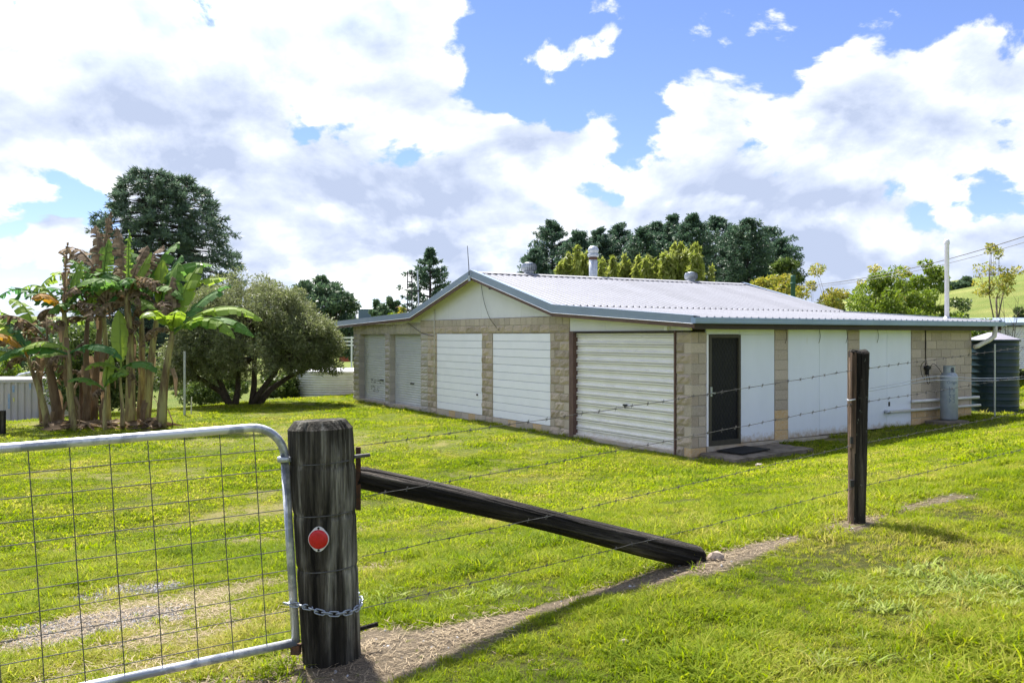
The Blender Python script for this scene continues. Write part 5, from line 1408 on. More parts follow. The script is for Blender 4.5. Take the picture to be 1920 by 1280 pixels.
def banana(label, base, lean, H, rad, leaves, dry, seed, dark=False, skirt=0):
    """leaves: (azimuth deg, elevation deg, length, width, droop, material, tear); dry: hanging dead leaves"""
    rg = np.random.default_rng(seed); root = empty('banana_plant', base); tag(root, label, 'banana plant', 'banana clump by the lawn edge')
    top_ = np.array([lean[0], lean[1], H]); pts = []; rads = []
    for i in range(8):
        t = i / 7; pts.append((top_[0] * t + 0.03 * math.sin(t * 5 + seed), top_[1] * t, H * t - (0.1 if i == 0 else 0))); rads.append(0.74 * rad * (1.15 - 0.60 * t))
    MB().tube(pts, rads, 10, True, 0.12, seed).build('stem', M['banana_stem_dark' if dark else 'banana_stem'], root, True)
    for (az, el, L_, W_, dr_, m_, te) in leaves:
        banana_leaf('leaf', root, top_ - np.array([0, 0, 0.12 * rg.random()]), R(az), R(el), L_ * 1.15, W_ * 1.15, dr_, m_, te, rg)
    for (f, az, L_, W_) in dry:
        if rg.random() < 0.35: continue
        o = top_ * f; banana_leaf('dry_leaf', root, o, R(az), R(25), L_ * 0.72, W_, 2.7, 'banana_dry', 0.9, rg, 0.9, 0.1, 16)
    for k in range((skirt + 1) // 2):       # dead sheaths wrapped down the stem
        f = 0.12 + 0.8 * rg.random(); a = rg.random() * 6.28; o = top_ * f; l = 0.4 + 0.5 * rg.random()
        q = [o + np.array([math.cos(a) * rad * 0.9, math.sin(a) * rad * 0.9, 0]), o + np.array([math.cos(a) * (rad + 0.09), math.sin(a) * (rad + 0.09), -l * 0.35]), o + np.array([math.cos(a) * (rad + 0.10), math.sin(a) * (rad + 0.10), -l])]
        s_ = np.array([-math.sin(a), math.cos(a), 0]) * (0.05 + 0.06 * rg.random()); mb = MB()
        V_ = []
        for i, p_ in enumerate(q): w_ = s_ * (1.0, 0.9, 0.4)[i]; V_ += [p_ - w_, p_ + np.array([math.cos(a), math.sin(a), 0]) * 0.02, p_ + w_]
        mb.add(V_, [(0, 1, 4, 3), (1, 2, 5, 4), (3, 4, 7, 6), (4, 5, 8, 7)]); mb.build('dead_sheath', M['banana_dry'], root)
    return root
BY_ = 22.0
def bp_(px, Y=BY_): return base_at(px, Y, -0.02)
def up_(px0, px1, py1, Y=BY_):
    b = bp_(px0, Y); q = at(px1, py1, Y); return (q.x - b.x, 0.0), q.z - b.z
G, YG, DR, OR = 'banana_leaf', 'banana_young', 'banana_dry', 'banana_orange'
# azimuth 0 = right, 90 = away, 180 = left, 270 = towards the camera
ln, H = up_(92, 55, 668); banana('leaning banana plant with an orange leaf at the left end of the clump', bp_(92, 21.5), ln, H, 0.11,
    [(185, 28, 1.5, .45, 1.5, G, .3), (160, 62, 1.6, .5, 1.6, G, .4), (240, 62, 1.15, .45, 1.6, OR, .3), (150, 70, 1.3, .4, 1.4, G, .4), (20, 30, 1.0, .4, 1.5, G, .3), (195, 48, 2.2, .42, 2.6, DR, .9)], [(.95, 200, 1.0, .3), (.9, 320, .9, .3)], 31)
ln, H = up_(108, 88, 640); banana('banana plant with a thick brown stem wrapped in dead sheaths', bp_(108, 22.2), ln, H, 0.17,
    [(200, 60, 1.6, .5, 2.2, DR, .9), (120, 70, 1.6, .4, 2.2, DR, .9)], [(1, 180, 1.3, .35), (.95, 20, 1.2, .35), (.9, 270, 1.2, .4)], 32, True, 9)
ln, H = up_(138, 120, 585); banana('banana plant with ragged comb-like leaves and an upright dry spear', bp_(138, 21.8), ln, H, 0.14,
    [(95, 88, 1.6, .20, .25, DR, .8), (60, 80, 1.3, .42, .4, G, .4), (172, 46, 1.75, .55, 1.5, G, .85), (165, 62, 1.4, .5, 1.7, G, .9), (100, 75, 1.1, .5, .8, G, .6), (345, 35, 1.2, .5, 1.9, DR, .9), (20, 70, 1.4, .5, 2.0, G, .7), (250, 60, 1.0, .4, 2.0, OR, .3)],
    [(1, 200, 1.2, .35), (1, 330, 1.3, .35), (.9, 270, 1.1, .35)], 33, False, 5)
ln, H = up_(140, 128, 655); banana('lower banana plant spreading two green arching leaves to either side', bp_(140, 21.0), ln, H, 0.10,
    [(188, 30, 1.0, .42, 1.5, G, .25), (352, 30, 1.35, .45, 1.6, G, .3), (180, 20, 1.7, .45, 1.3, G, .3)], [(.9, 220, .9, .3)], 34, False, 3)
ln, H = up_(170, 185, 530); banana('dead brown banana plant behind the ragged one', bp_(176, 22.8), ln, H, 0.13,
    [(150, 62, 1.9, .75, 1.5, DR, .7), (30, 55, 1.7, .7, 1.7, DR, .7), (95, 82, 1.9, .3, .4, DR, .8), (125, 70, 1.7, .4, .4, DR, .6), (210, 40, 1.6, .5, 2.4, G, .8)], [(1, 180, 1.5, .4), (1, 0, 1.4, .4), (.95, 270, 1.4, .4), (.9, 230, 1.2, .4)], 35, True, 8)
ln, H = up_(212, 198, 560); banana('thin dark banana stem in the middle of the clump', bp_(205, 22.6), ln, H, 0.11,
    [(20, 60, 1.5, .5, 1.5, G, .6), (170, 70, 1.5, .5, 1.2, G, .6), (95, 84, 1.5, .4, .4, G, .4), (250, 50, 1.2, .45, 2.1, DR, .9)], [(1, 300, 1.4, .4), (1, 200, 1.3, .4), (.95, 100, 1.2, .4)], 36, False, 7)
ln, H = up_(245, 240, 548); banana('tall banana plant with dead brown spears above a green arch', bp_(245, 22.0), ln, H, 0.16,
    [(130, 66, 1.75, .42, .15, DR, .55), (110, 84, 1.55, .20, .3, G, .95), (75, 72, 1.35, .4, .5, DR, .5), (62, 62, 1.5, .5, .5, DR, .45), (50, 66, 1.1, .34, .2, YG, .2), (182, 48, 1.35, .62, 1.9, G, .45), (230, 60, 1.0, .5, 2.2, G, .5), (330, 50, 1.2, .45, 2.4, DR, .9), (20, 45, 1.2, .45, 2.4, DR, .9)],
    [(1, 180, 1.5, .45), (1, 20, 1.5, .45), (1, 270, 1.3, .45), (.95, 320, 1.3, .4), (.9, 220, 1.4, .4)], 37, False, 9)
ln, H = up_(228, 227, 690, 21.2); banana('young banana sucker with one bright upright leaf in front of the clump', bp_(228, 21.2), ln, H, 0.07,
    [(120, 78, 1.35, .40, .35, YG, .05), (350, 35, .95, .42, 1.8, G, .3), (300, 30, .6, .3, 1.8, G, .3), (200, 45, .8, .32, 1.9, G, .3)], [(.9, 340, .9, .3)], 38)
ln, H = up_(262, 290, 575); banana('banana plant with a pale peeling base right of the middle', bp_(270, 22.3), ln, H, 0.14,
    [(60, 75, 1.4, .5, .5, G, .4), (95, 86, 1.2, .42, .4, YG, .2), (200, 55, 1.2, .5, 2.0, DR, .8), (300, 40, 1.1, .45, 2.3, DR, .9), (20, 52, 1.7, .5, 1.1, G, .45)], [(1, 350, 1.4, .4), (1, 180, 1.3, .4), (.95, 270, 1.2, .4)], 39, False, 7)
ln, H = up_(300, 322, 622); banana('leaning banana plant with long green leaves arching over the bush at right', bp_(300, 21.6), ln, H, 0.155,
    [(8, 46, 2.15, .62, 1.75, G, .4), (352, 30, 2.05, .55, 1.55, G, .45), (340, 38, 1.9, .5, 1.9, G, .6), (40, 58, 1.75, .55, .8, G, .35), (100, 78, 1.75, .55, .5, G, .3), (75, 70, 1.9, .5, .6, YG, .25), (165, 66, 1.4, .55, 1.4, G, .5), (250, 58, 1.1, .5, 1.9, YG, .3), (300, 62, 1.0, .48, 1.5, YG, .3), (110, 84, 1.3, .36, .5, DR, .5)],
    [(1, 190, 1.3, .4), (.97, 250, 1.3, .4), (.95, 350, 1.0, .35)], 40, False, 4)
ln, H = up_(262, 268, 560, 22.5); banana('tall green banana plant behind the spears with broad leaves spreading both ways', bp_(262, 22.5), ln, H, 0.13,
    [(10, 58, 1.8, .62, 1.4, G, .5), (170, 55, 1.7, .60, 1.6, G, .6), (60, 72, 1.7, .55, .8, G, .4), (140, 74, 1.6, .5, .9, G, .6), (270, 55, 1.3, .5, 1.9, G, .5), (330, 40, 1.5, .5, 1.9, G, .6)], [(1, 200, 1.4, .4), (.95, 320, 1.3, .4), (.8, 260, 1.2, .4)], 44, False, 6)
ln, H = up_(160, 165, 600, 22.3); banana('banana plant with torn green fronds between the ragged plant and the dead one', bp_(160, 22.3), ln, H, 0.12,
    [(160, 60, 1.7, .55, 1.5, G, .7), (20, 58, 1.6, .55, 1.6, G, .6), (250, 50, 1.2, .5, 2.0, G, .5), (80, 78, 1.3, .5, .7, YG, .3), (300, 40, 1.3, .5, 2.0, DR, .9)], [(1, 210, 1.3, .4), (.9, 330, 1.2, .4), (.75, 270, 1.2, .4)], 45, True, 6)
ln, H = up_(80, 70, 630, 22.8); banana('banana plant with drooping green fronds above the container', bp_(80, 22.8), ln, H, 0.11,
    [(200, 55, 1.8, .55, 1.7, G, .6), (150, 68, 1.5, .5, 1.3, G, .5), (20, 55, 1.4, .5, 1.8, G, .6), (270, 45, 1.2, .45, 2.0, DR, .9)], [(1, 180, 1.3, .4), (.9, 300, 1.2, .35)], 46, True, 5)
ln, H = up_(198, 196, 725, 21.0); banana('small leafy banana sucker low at the front of the clump', bp_(198, 21.0), ln, H, 0.06,
    [(200, 50, .8, .3, 1.6, G, .3), (330, 55, .8, .3, 1.6, G, .3), (90, 80, .8, .28, .5, YG, .1)], [(.9, 250, .7, .3)], 47)
ln, H = up_(158, 150, 700); banana('short brown banana stem beside the pale container', bp_(158, 22.5), ln, H, 0.10, [(200, 50, .9, .35, 2.2, DR, .9)], [(1, 190, 1.0, .3), (1, 300, 1.0, .3)], 41, True, 6)
# heap of dead leaves at the feet
lit = MB(); lr_ = np.random.default_rng(5)
for k in range(150):
    px = 95 + lr_.random() * 225; Y = 20.9 + lr_.random() * 1.6; b = base_at(px, Y); a = lr_.random() * 6.28; l = 0.15 + 0.35 * lr_.random(); w = 0.03 + 0.05 * lr_.random()
    d_ = np.array([math.cos(a), math.sin(a), 0.3 * lr_.random()]); s_ = np.array([-math.sin(a), math.cos(a), 0.4 * lr_.normal()]); c = np.array(b) + np.array([0, 0, 0.04 + 0.12 * lr_.random()])
    lit.add([c - d_ * l, c + s_ * w + np.array([0, 0, .03]), c + d_ * l, c - s_ * w], [(0, 1, 2, 3)])
tag(lit.build('leaf_litter', M['banana_dry']), 'brown fallen banana leaves heaped at the feet of the clump', 'leaf litter', kind='stuff')

# ------------------------------------------------------------------ bottlebrush bush beside the bananas
b = base_at(470, 29.5); sc = 29.5 / F
def q3(px, py, dy=0.0): v = at(px, py, 29.5); return np.array([v.x - b.x, dy, v.z - b.z])
trunks = []
for (pth) in ([(432, 764), (418, 730), (400, 690), (372, 650)], [(440, 765), (443, 730), (440, 690), (430, 640)], [(470, 765), (490, 735), (520, 700), (545, 660)], [(478, 765), (505, 730), (540, 705), (575, 690)], [(436, 765), (415, 735), (380, 712), (350, 700)], [(472, 766), (478, 720), (480, 670), (478, 600)]):
    rad = [0.13, 0.10, 0.075, 0.045]; dy = trg.normal(0, 0.35)
    trunks.append([(*q3(px, py, dy * i / 3)[:3], rad[i]) for i, (px, py) in enumerate(pth)])
clusters = []
for (cx, cy, rx, ry, nn) in ((465, 580, 95, 62, 95), (555, 640, 72, 55, 80), (400, 640, 75, 65, 70), (480, 660, 110, 60, 75), (350, 690, 60, 45, 34), (602, 665, 32, 48, 34), (540, 590, 55, 45, 44), (380, 610, 50, 50, 30), (400, 690, 60, 28, 16)):
    c = q3(cx, cy)
    for v in ellipsoid(trg, nn, c, (rx * sc, 1.25 * rx * sc * 0.9, ry * sc), 0.45, -0.75): clusters.append(v)
broadleaf('bottlebrush_bush', 'big olive-grey rounded bush with several trunks beside the bananas', b, trunks, clusters, 61, 'bottlebrush_leaf', 270, 0.115, 0.028, 0.36, limb=0.028, flat=0.9, cat='bush')
# understorey behind it
def shrub(label, px, py_top, Y, wpx, seed, leafm, n=26, leaf=0.16, dens=200, name='shrub', py_bot=None):
    b = base_at(px, Y); h = top_h(py_top, Y, b); w = wpx / F * Y / 2
    rg = np.random.default_rng(seed); cl = ellipsoid(rg, n, (0, 0, h * 0.52), (w * 0.86, w * 0.8, h * 0.44), 0.4, -0.95)
    tr = [[(0, 0, -0.1, 0.05 * h / 2), (0.05, 0, h * 0.3, 0.04 * h / 2), (0.02, 0.05, h * 0.5, 0.03 * h / 2)]]
    return broadleaf(name, label, b, tr, cl, seed, leafm, dens, leaf, leaf * 0.45, max(0.25, min(w, h) * 0.30), limb=0.02 * h / 2, cat='bush')
shrub('dark glossy shrub in the shade left of the white tank', 525, 700, 34, 90, 71, 'shrub_leaf', 30, 0.13, 240)
shrub('dark shrub low behind the trunks of the olive bush', 400, 690, 36, 130, 72, 'shrub_leaf', 34, 0.14, 240)
shrub('dark shrub seen between the banana stems', 190, 610, 27, 210, 73, 'shrub_leaf', 60, 0.13, 300)
shrub('dull green shrub behind the left banana plants', 70, 600, 46, 190, 74, 'fig_leaf', 40, 0.2, 240)
shrub('small lime green shrub above the container at the picture edge', 12, 672, 40, 60, 75, 'bright_leaf', 22, 0.14, 220)
shrub('green shrub behind the olive bush at its upper right', 560, 640, 40, 120, 76, 'bright_leaf', 30, 0.16, 220)

# ------------------------------------------------------------------ conifers
def dome(k): return lambda u: k * (max(0.0, 1 - u ** 2.3)) ** 0.5
Yb = 80.0
for (px, top, w, lab_, sd_) in ((280, 314, 238, 'tall dome-shaped bunya pine, the higher of the joined pair behind the bananas', 81), (336, 323, 250, 'dome-shaped bunya pine on the right of the joined pair', 82)):
    b = base_at(px, Yb + (px > 300) * 2); H = top_h(top, Yb, b)
    conifer('bunya_pine', lab_, b, H, dome(w / F * Yb / 2 * 1.12), sd_, 'bunya_leaf', H * 0.10, 0.56, 13, 26, 0.55, 0.10, 0.46, 0.72, 0.08, 0.26, 'bunya pines behind the bananas', True, 3, 0.45)
b = base_at(806, 80); H = top_h(470, 80, b)
conifer('hoop_pine', 'lone hoop pine with tufted crown rising behind the left roof slope', b, H, lambda u: (104 / F * 80 / 2) * min(1, 0.35 + 1.6 * (1 - u)) * (1 if u < 0.8 else (1 - u) * 5 * .8 + .2), 83, 'hoop_leaf', H * 0.18, 0.58, 8, 24, 0.32, 0.13, 0.32, 0.30, 0.22, 0.0, None, True, 3, 0.25)
HP = [(1003, 468, 40), (1035, 416, 56), (1085, 440, 60), (1122, 436, 60), (1160, 423, 66), (1205, 432, 56), (1232, 416, 56), (1262, 410, 50), (1298, 408, 54), (1342, 407, 62), (1376, 428, 50), (1402, 410, 58), (1440, 425, 64), (1463, 450, 48)]
posn = ('leftmost', 'second from the left', 'third from the left', 'fourth from the left', 'fifth from the left', 'sixth from the left', 'seventh from the left', 'seventh from the right', 'sixth from the right', 'fifth from the right', 'fourth from the right', 'third from the right', 'second from the right', 'rightmost')
for i, (px, top, w) in enumerate(HP):
    Y = 92 + 5 * math.sin(i * 2.2); b = base_at(px, Y); H = top_h(top, Y, b); wr = w / F * Y / 2 * 1.8
    conifer('hoop_pine', 'dark hoop pine in the row behind the shed, %s' % posn[i], b, H, (lambda wr: lambda u: wr * (0.55 + 0.45 * math.sin(min(1, u * 1.3) * 2.4)) * (1 if u < 0.82 else max(0.22, (1 - u) * 5.5)))(wr), 90 + i, 'hoop_leaf', H * 0.22, 0.60, 8, 30, 0.26, 0.12, 0.42, 0.25, 0.22, 0.0, 'hoop pines in a row behind the shed', True, 5, 0.22)
b = base_at(985, 130); H = top_h(486, 130, b)
conifer('hoop_pine', 'tiny far conifer tip beside the left roof ventilator', b, H, lambda u: 0.9 * (1 - u) + 0.15, 110, 'hoop_leaf', H * 0.5, 0.5, 6, 30, 0.4, 0.2, 0.4, 0.3, 0.2, 0.0, None, True, 2, 0.15)

# ------------------------------------------------------------------ bamboo behind the roof
def bamboo(label, px, Y, plumes, seed):
    rg = np.random.default_rng(seed); b = base_at(px, Y); root = empty('bamboo_clump', b); tag(root, label, 'bamboo', 'bamboo clumps behind the shed')
    cul = MB(); C = []; D = []
    plumes = list(plumes) + [(q_[0] + rg.normal(0, 9), q_[1] + 8 + 14 * rg.random(), q_[2] * (0.7 + 0.5 * rg.random())) for q_ in plumes for _ in range(2)]
    for (ppx, top, w) in plumes:
        H = top_h(top, Y, b); x0 = (ppx - px) / F * Y; wr = w / F * Y / 2; y0 = rg.normal(0, 0.5)
        cul.tube([(x0 * 0.4, y0 * .5, 0), (x0 * 0.8, y0, H * 0.5), (x0, y0, H * 0.85), (x0 + rg.normal(0, .1), y0, H)], [0.05, 0.04, 0.025, 0.01], 5)
        m = int(620 * w / 40); t = rg.random(m) ** 0.8; z = H * (0.25 + 0.75 * t)
        rad = wr * (0.25 + 0.75 * np.sin(np.clip((1 - t) * 1.25, 0, 1) * math.pi / 2)) * np.sqrt(rg.random(m)); a = rg.random(m) * 6.28
        lump = 1 + 0.35 * np.sin(z * 4 + a * 2) + 0.35 * (rg.random(m) < 0.12)
        C.append(np.stack([x0 + rad * lump * np.cos(a), y0 + rad * lump * np.sin(a), z], 1)); D.append(np.stack([np.cos(a) * .5, np.sin(a) * .5, -0.7 + 0 * a], 1))
    cul.build('culms', M['banana_stem'], root)
    link('crown', leaf_mesh('crown', np.concatenate(C), 0.46, 0.11, rg, np.concatenate(D), 0.8), M['bamboo_leaf'], root)
bamboo('yellow-green bamboo clump left of the chimney flue', 1078, 44, [(1055, 488, 26), (1065, 476, 30), (1080, 463, 30), (1092, 475, 28), (1102, 470, 22), (1120, 487, 26)], 120)
bamboo('low yellow-green bamboo clump right of the chimney flue', 1165, 46, [(1128, 488, 30), (1147, 484, 30), (1160, 496, 30), (1171, 480, 22), (1182, 498, 34), (1195, 482, 20)], 121)
bamboo('mid-height bamboo clump in the middle behind the ridge', 1218, 45, [(1206, 487, 28), (1216, 479, 26), (1228, 484, 24), (1240, 492, 30)], 122)
bamboo('tallest yellow-green bamboo clump beside the right roof ventilator', 1275, 44, [(1252, 470, 30), (1268, 458, 32), (1280, 454, 30), (1294, 464, 30), (1304, 458, 24), (1262, 480, 36), (1288, 482, 36), (1314, 486, 22)], 123)

# ------------------------------------------------------------------ other trees
b = base_at(602, 75); rg = np.random.default_rng(130); h = top_h(523, 75, b); w = 142 / F * 75 / 2
cl = ellipsoid(rg, 110, (0, 0, h * 0.52), (w, w * 0.9, h * 0.47), 0.62, -0.5)
broadleaf('fig_tree', 'wide dome-crowned fig tree behind the olive bush', b, [[(0, 0, -.2, .5), (0, 0, 1.5, .45), (0.2, 0, 2.6, .3)]], cl, 130, 'fig_leaf', 150, 0.42, 0.22, 0.75, limb=0.12)
def thin_tree(label, px, top, Y, wpx, seed, leafm, n, dens, leaf, clr, bark='pale_bark', lowfrac=0.45, name='young_tree'):
    b = base_at(px, Y); h = top_h(top, Y, b); w = wpx / F * Y / 2; rg = np.random.default_rng(seed)
    cl = ellipsoid(rg, n, (0, 0, h * (1 + lowfrac) / 2), (w * 0.9, w * 0.8, h * (1 - lowfrac) / 2 * 0.92), 0.6, -0.8)
    tr = [[(0, 0, -.2, .035 * h / 3), (0.04 * w, 0, h * lowfrac * .6, .028 * h / 3), (0, 0, h * (lowfrac + .08), .022 * h / 3)], [(0, 0, h * lowfrac * .5, .02 * h / 3), (-0.3 * w, 0, h * (lowfrac + 0.12), .014 * h / 3)], [(0, 0, h * lowfrac * .6, .02 * h / 3), (0.35 * w, 0.1, h * (lowfrac + 0.15), .014 * h / 3)]]
    return broadleaf(name, label, b, tr, cl, seed, leafm, dens, leaf, leaf * 0.42, clr, bark, limb=0.012 * h / 3, flat=0.6)
thin_tree('airy golden-green tree behind the roof hip, left of the green pole', 1452, 500, 40, 95, 140, 'golden_leaf', 40, 130, 0.16, 0.34, lowfrac=0.3)
thin_tree('palm-like tuft of dark green leaves right of the pine row', 1470, 478, 48, 50, 141, 'shrub_leaf', 22, 120, 0.34, 0.42, lowfrac=0.5)
thin_tree('spreading golden-leaved tree right of the green pole', 1537, 497, 38, 100, 142, 'golden_leaf', 34, 110, 0.14, 0.32, lowfrac=0.35)
thin_tree('slender tree with sparse top leaves above the round green bush', 1640, 487, 34, 66, 143, 'golden_leaf', 14, 60, 0.15, 0.24, lowfrac=0.55)
thin_tree('flat-topped small tree just behind the round green bush', 1690, 499, 36, 56, 144, 'golden_leaf', 20, 110, 0.14, 0.28, lowfrac=0.5)
thin_tree('upright bushy tree left of the white vent pipe', 1745, 476, 31, 66, 145, 'bright_leaf', 36, 190, 0.14, 0.30, lowfrac=0.2)
thin_tree('sparse young tree alone on the hillside', 1868, 452, 46, 92, 146, 'golden_leaf', 40, 36, 0.17, 0.32, lowfrac=0.42)
thin_tree('dark narrow tree right of the white vent pipe', 1800, 545, 32, 50, 147, 'shrub_leaf', 24, 170, 0.13, 0.28, lowfrac=0.1)
b = base_at(1680, 30); rg = np.random.default_rng(150); h = top_h(508, 30, b); w = 185 / F * 30 / 2
cl = ellipsoid(rg, 70, (0, 0, h * 0.55), (w, w * .8, h * 0.42), 0.45, -0.7)
broadleaf('round_bush', 'broad rounded bright green bush behind the low roof end', b, [[(-.2, 0, -.1, .07), (-.4, 0, .8, .06), (-.5, 0, 1.4, .04)], [(.2, 0, -.1, .07), (.4, 0, .8, .06), (.5, 0, 1.4, .04)]], cl, 150, 'bright_leaf', 260, 0.15, 0.05, 0.42, limb=0.03, droop=0.2, cat='bush')
shrub('bright leafy shrub low at the end of the roof', 1822, 562, 27, 60, 151, 'bright_leaf', 22, 0.13, 150)
shrub('dark shrub at the right picture edge above the white shed', 1912, 574, 36, 60, 152, 'shrub_leaf', 24, 0.16, 180)
# bare saplings on the slope
b = base_at(1888, 30); root = empty('bare_sapling', b); tag(root, 'leafless twiggy saplings clustered above the white shed', 'sapling'); mb = MB(); sr = random.Random(9)
for k in range(9):
    x0 = (sr.random() - .5) * 0.5; h = 1.6 + 1.5 * sr.random(); l = (sr.random() - .5) * 0.7
    pts = [(x0, sr.random() * .3, 0), (x0 + l * .4, 0.1, h * .5), (x0 + l, 0.1, h)]; mb.tube(pts, [0.02, 0.014, 0.004], 4, False)
    for q in range(8):
        t = 0.35 + 0.6 * sr.random(); px_ = x0 + l * t; pz = h * t; a = (sr.random() - .5) * 1.6; ll = 0.3 + 0.4 * sr.random()
        mb.tube([(px_, 0.1, pz), (px_ + ll * math.sin(a), 0.1 + ll * (sr.random() - .5), pz + ll * math.cos(a))], [0.007, 0.002], 3, False)
mb.build('twigs', M['pale_bark'], root)
# far tree belts low on the hills that read as dots of wood
for i, (px, py, Y, wpx, m_) in enumerate(((690, 588, 150, 60, 'golden_leaf'), (735, 586, 140, 56, 'bright_leaf'), (762, 560, 130, 40, 'golden_leaf'), (720, 568, 230, 40, 'fig_leaf'), (705, 560, 280, 24, 'fig_leaf'), (735, 553, 240, 30, 'fig_leaf'), (660, 600, 150, 70, 'bright_leaf'), (1560, 552, 110, 40, 'fig_leaf'), (1790, 528, 140, 60, 'fig_leaf'), (1812, 521, 150, 22, 'fig_leaf'), (20, 640, 90, 80, 'fig_leaf'), (110, 590, 120, 90, 'fig_leaf'), (480, 600, 140, 200, 'fig_leaf'))):
    nm_ = ('golden bushes on the rise beyond the left roof', 'bright bush left of the dipole mast', 'golden tree behind the dipole mast foot', 'grey-green far tree beside the far house', 'small far tree on the skyline near the long far shed', 'far tree just behind the far house', 'low bright bush above the left gutter end', 'far tree at the foot of the hill right of the pines', 'far clump on the hill crest behind the vent pipe', 'tiny far tree on the hill crest', 'far dark tree at the left picture edge', 'far tree glimpsed behind the left bananas', 'wide far tree mass behind the olive bush')[i]
    shrub(nm_, px, py, Y, wpx, 160 + i, m_, 22, 0.006 * Y, 90, 'far_tree')

# ------------------------------------------------------------------ container, tanks, sheds, far houses
b = base_at(40, 27.5)
ct = empty('container', (at(96, 700, 27.5).x, 27.5, at(0, 712, 27.5).z - 2.5)); tag(ct, 'faded pinkish corrugated steel container behind the banana stems', 'container')
ct.rotation_euler.z = R(4)
V = []; Fc = []; x_ = 0.0; pr_ = []
while x_ > -5.6:
    pr_ += [(x_, 0.0), (x_ - 0.07, 0.0), (x_ - 0.105, 0.036), (x_ - 0.175, 0.036), (x_ - 0.21, 0.0)]; x_ -= 0.21
for (a, d_) in pr_: V += [(a, d_, 0.12), (a, d_, 2.42)]
for i in range(len(pr_) - 1): Fc.append((2 * i, 2 * i + 1, 2 * i + 3, 2 * i + 2))
mb = MB(); mb.add(V, Fc); mb.build('side_panel', M['container_paint'], ct)
MB().box(-5.7, 0.06, -0.02, 0.08, 2.42, 2.52).build('top_rail', M['container_paint'], ct); MB().box(-5.7, 0.06, -0.02, 0.08, 0.0, 0.12).build('bottom_rail', M['container_paint'], ct)
MB().box(0.0, 0.1, -0.03, 0.10, 0.121, 2.419).build('corner_post', M['container_paint'], ct)
MB().box(-5.65, 0.05, 0.09, 2.4, 0.02, 2.50).build('body', M['container_paint'], ct)
for (px, y0, y1, w, m_) in ((26, 722, 735, 4, 'patch_blue'), (18, 738, 765, 4, 'patch_blue'), (27, 745, 752, 3, 'patch_yellow'), (56, 718, 730, 4, 'patch_blue')):
    u0 = at(px, y1, 27.5); u1 = at(px + w, y0, 27.5); x0 = u0.x - ct.location.x; x1 = u1.x - ct.location.x
    MB().box(x0, x1, -0.012, -0.004, u0.z - ct.location.z, u1.z - ct.location.z).build('paint_patch', M[m_], ct)
def corr_tank(name, label, c, rad, h, m_, roofm, ribs, amp, cone=0.3, z0=0.0):
    root = empty(name, c); tag(root, label, 'water tank'); prof = []
    n_ = ribs * 6
    for i in range(n_ + 1):
        z = h * i / n_; prof.append((rad + amp * math.cos(2 * math.pi * i / 6), z))
    MB().lathe(prof, 48, cap=False).build('wall', M[m_], root, True)
    MB().lathe([(rad + amp + 0.03, h - 0.02), (rad + amp + 0.03, h + 0.03), (0.15, h + cone), (0.001, h + cone + .01)], 48, cap=False).build('roof', M[roofm], root, False)
    return root
b = at(640, 757, 35.5); b.z = gz(b.x, b.y) - 0.25
corr_tank('water_tank', 'squat white corrugated water tank behind the left shed corner', b, 1.95, at(640, 694, 35.5).z - b.z, 'zinc_white', 'zinc_white', 13, 0.016, 0.08)
b = at(1862, 750, 22.6); b.z = gz(b.x, b.y) - 0.06; ht = at(1862, 637, 22.6).z - b.z
tk = empty('water_tank', b); tag(tk, 'dark green ribbed plastic water tank with a pale cone lid', 'water tank'); prof = []; rad = 0.60
nrib = 11
for i in range(nrib):
    z0 = ht * i / nrib; z1 = ht * (i + 1) / nrib; e = (z1 - z0)
    prof += [(rad - 0.008, z0), (rad + 0.004, z0 + e * 0.08), (rad + 0.004, z0 + e * 0.16), (rad - 0.004, z0 + e * 0.24), (rad - 0.006, z0 + e * .6), (rad - 0.008, z0 + e * 0.96)]
prof.append((rad - 0.016, ht)); MB().lathe(prof, 48, cap=True).build('wall', M['tank_green'], tk, True)
MB().lathe([(rad + 0.035, ht - 0.05), (rad + 0.035, ht + 0.01)], 48).build('rim', M['tank_green'], tk, True)
MB().lathe([(rad + 0.025, ht + 0.012), (0.12, ht + 0.19), (0.001, ht + 0.20)], 48, cap=False).build('lid', M['tank_roof'], tk)
# slim steel stay under the downpipe
o = MB().tube([(0, 0, -0.1), (0, 0, 1.78)], 0.020, 8).build('steel_stay', M['galv']); p_ = shed_pt(9.62, -0.42, 0); o.location = (p_.x, p_.y, gz(p_.x, p_.y)); tag(o, 'thin steel pole holding up the downpipe in front of the green tank', 'pole')
# white corrugated shed at the right edge
ws = empty('white_shed', at(1858, 677, 30)); ws.location.z = at(1858, 677, 30).z - 0.3; ws.rotation_euler.z = R(20)
tag(ws, 'white horizontally corrugated shed at the right picture edge', 'shed')
V = []; Fc = []; k = 0; zt = at(1858, 612, 30).z - ws.location.z; prof = []
nz_ = 120
for i in range(nz_ + 1): prof.append((0.012 * math.cos(i * 2 * math.pi / 6), zt * i / nz_))
for (d_, z) in prof: V += [(-1.2, d_, z), (6.0, d_, z)]
for i in range(nz_): Fc.append((2 * i, 2 * i + 1, 2 * i + 3, 2 * i + 2))
mb = MB(); mb.add(V, Fc); mb.build('wall', M['zinc_white'], ws)
MB().box(-1.19, 6.0, 0.02, 4.0, 0, zt - 0.01).build('body', M['zinc_white'], ws)
MB().hexa([(-1.35, -0.18, zt), (6.2, -0.18, zt + .12), (6.2, 4.2, zt + .32), (-1.35, 4.2, zt + .2), (-1.35, -0.18, zt + .10), (6.2, -0.18, zt + .24), (6.2, 4.2, zt + .44), (-1.35, 4.2, zt + .3)]).build('roof', M['slate_steel'], ws)
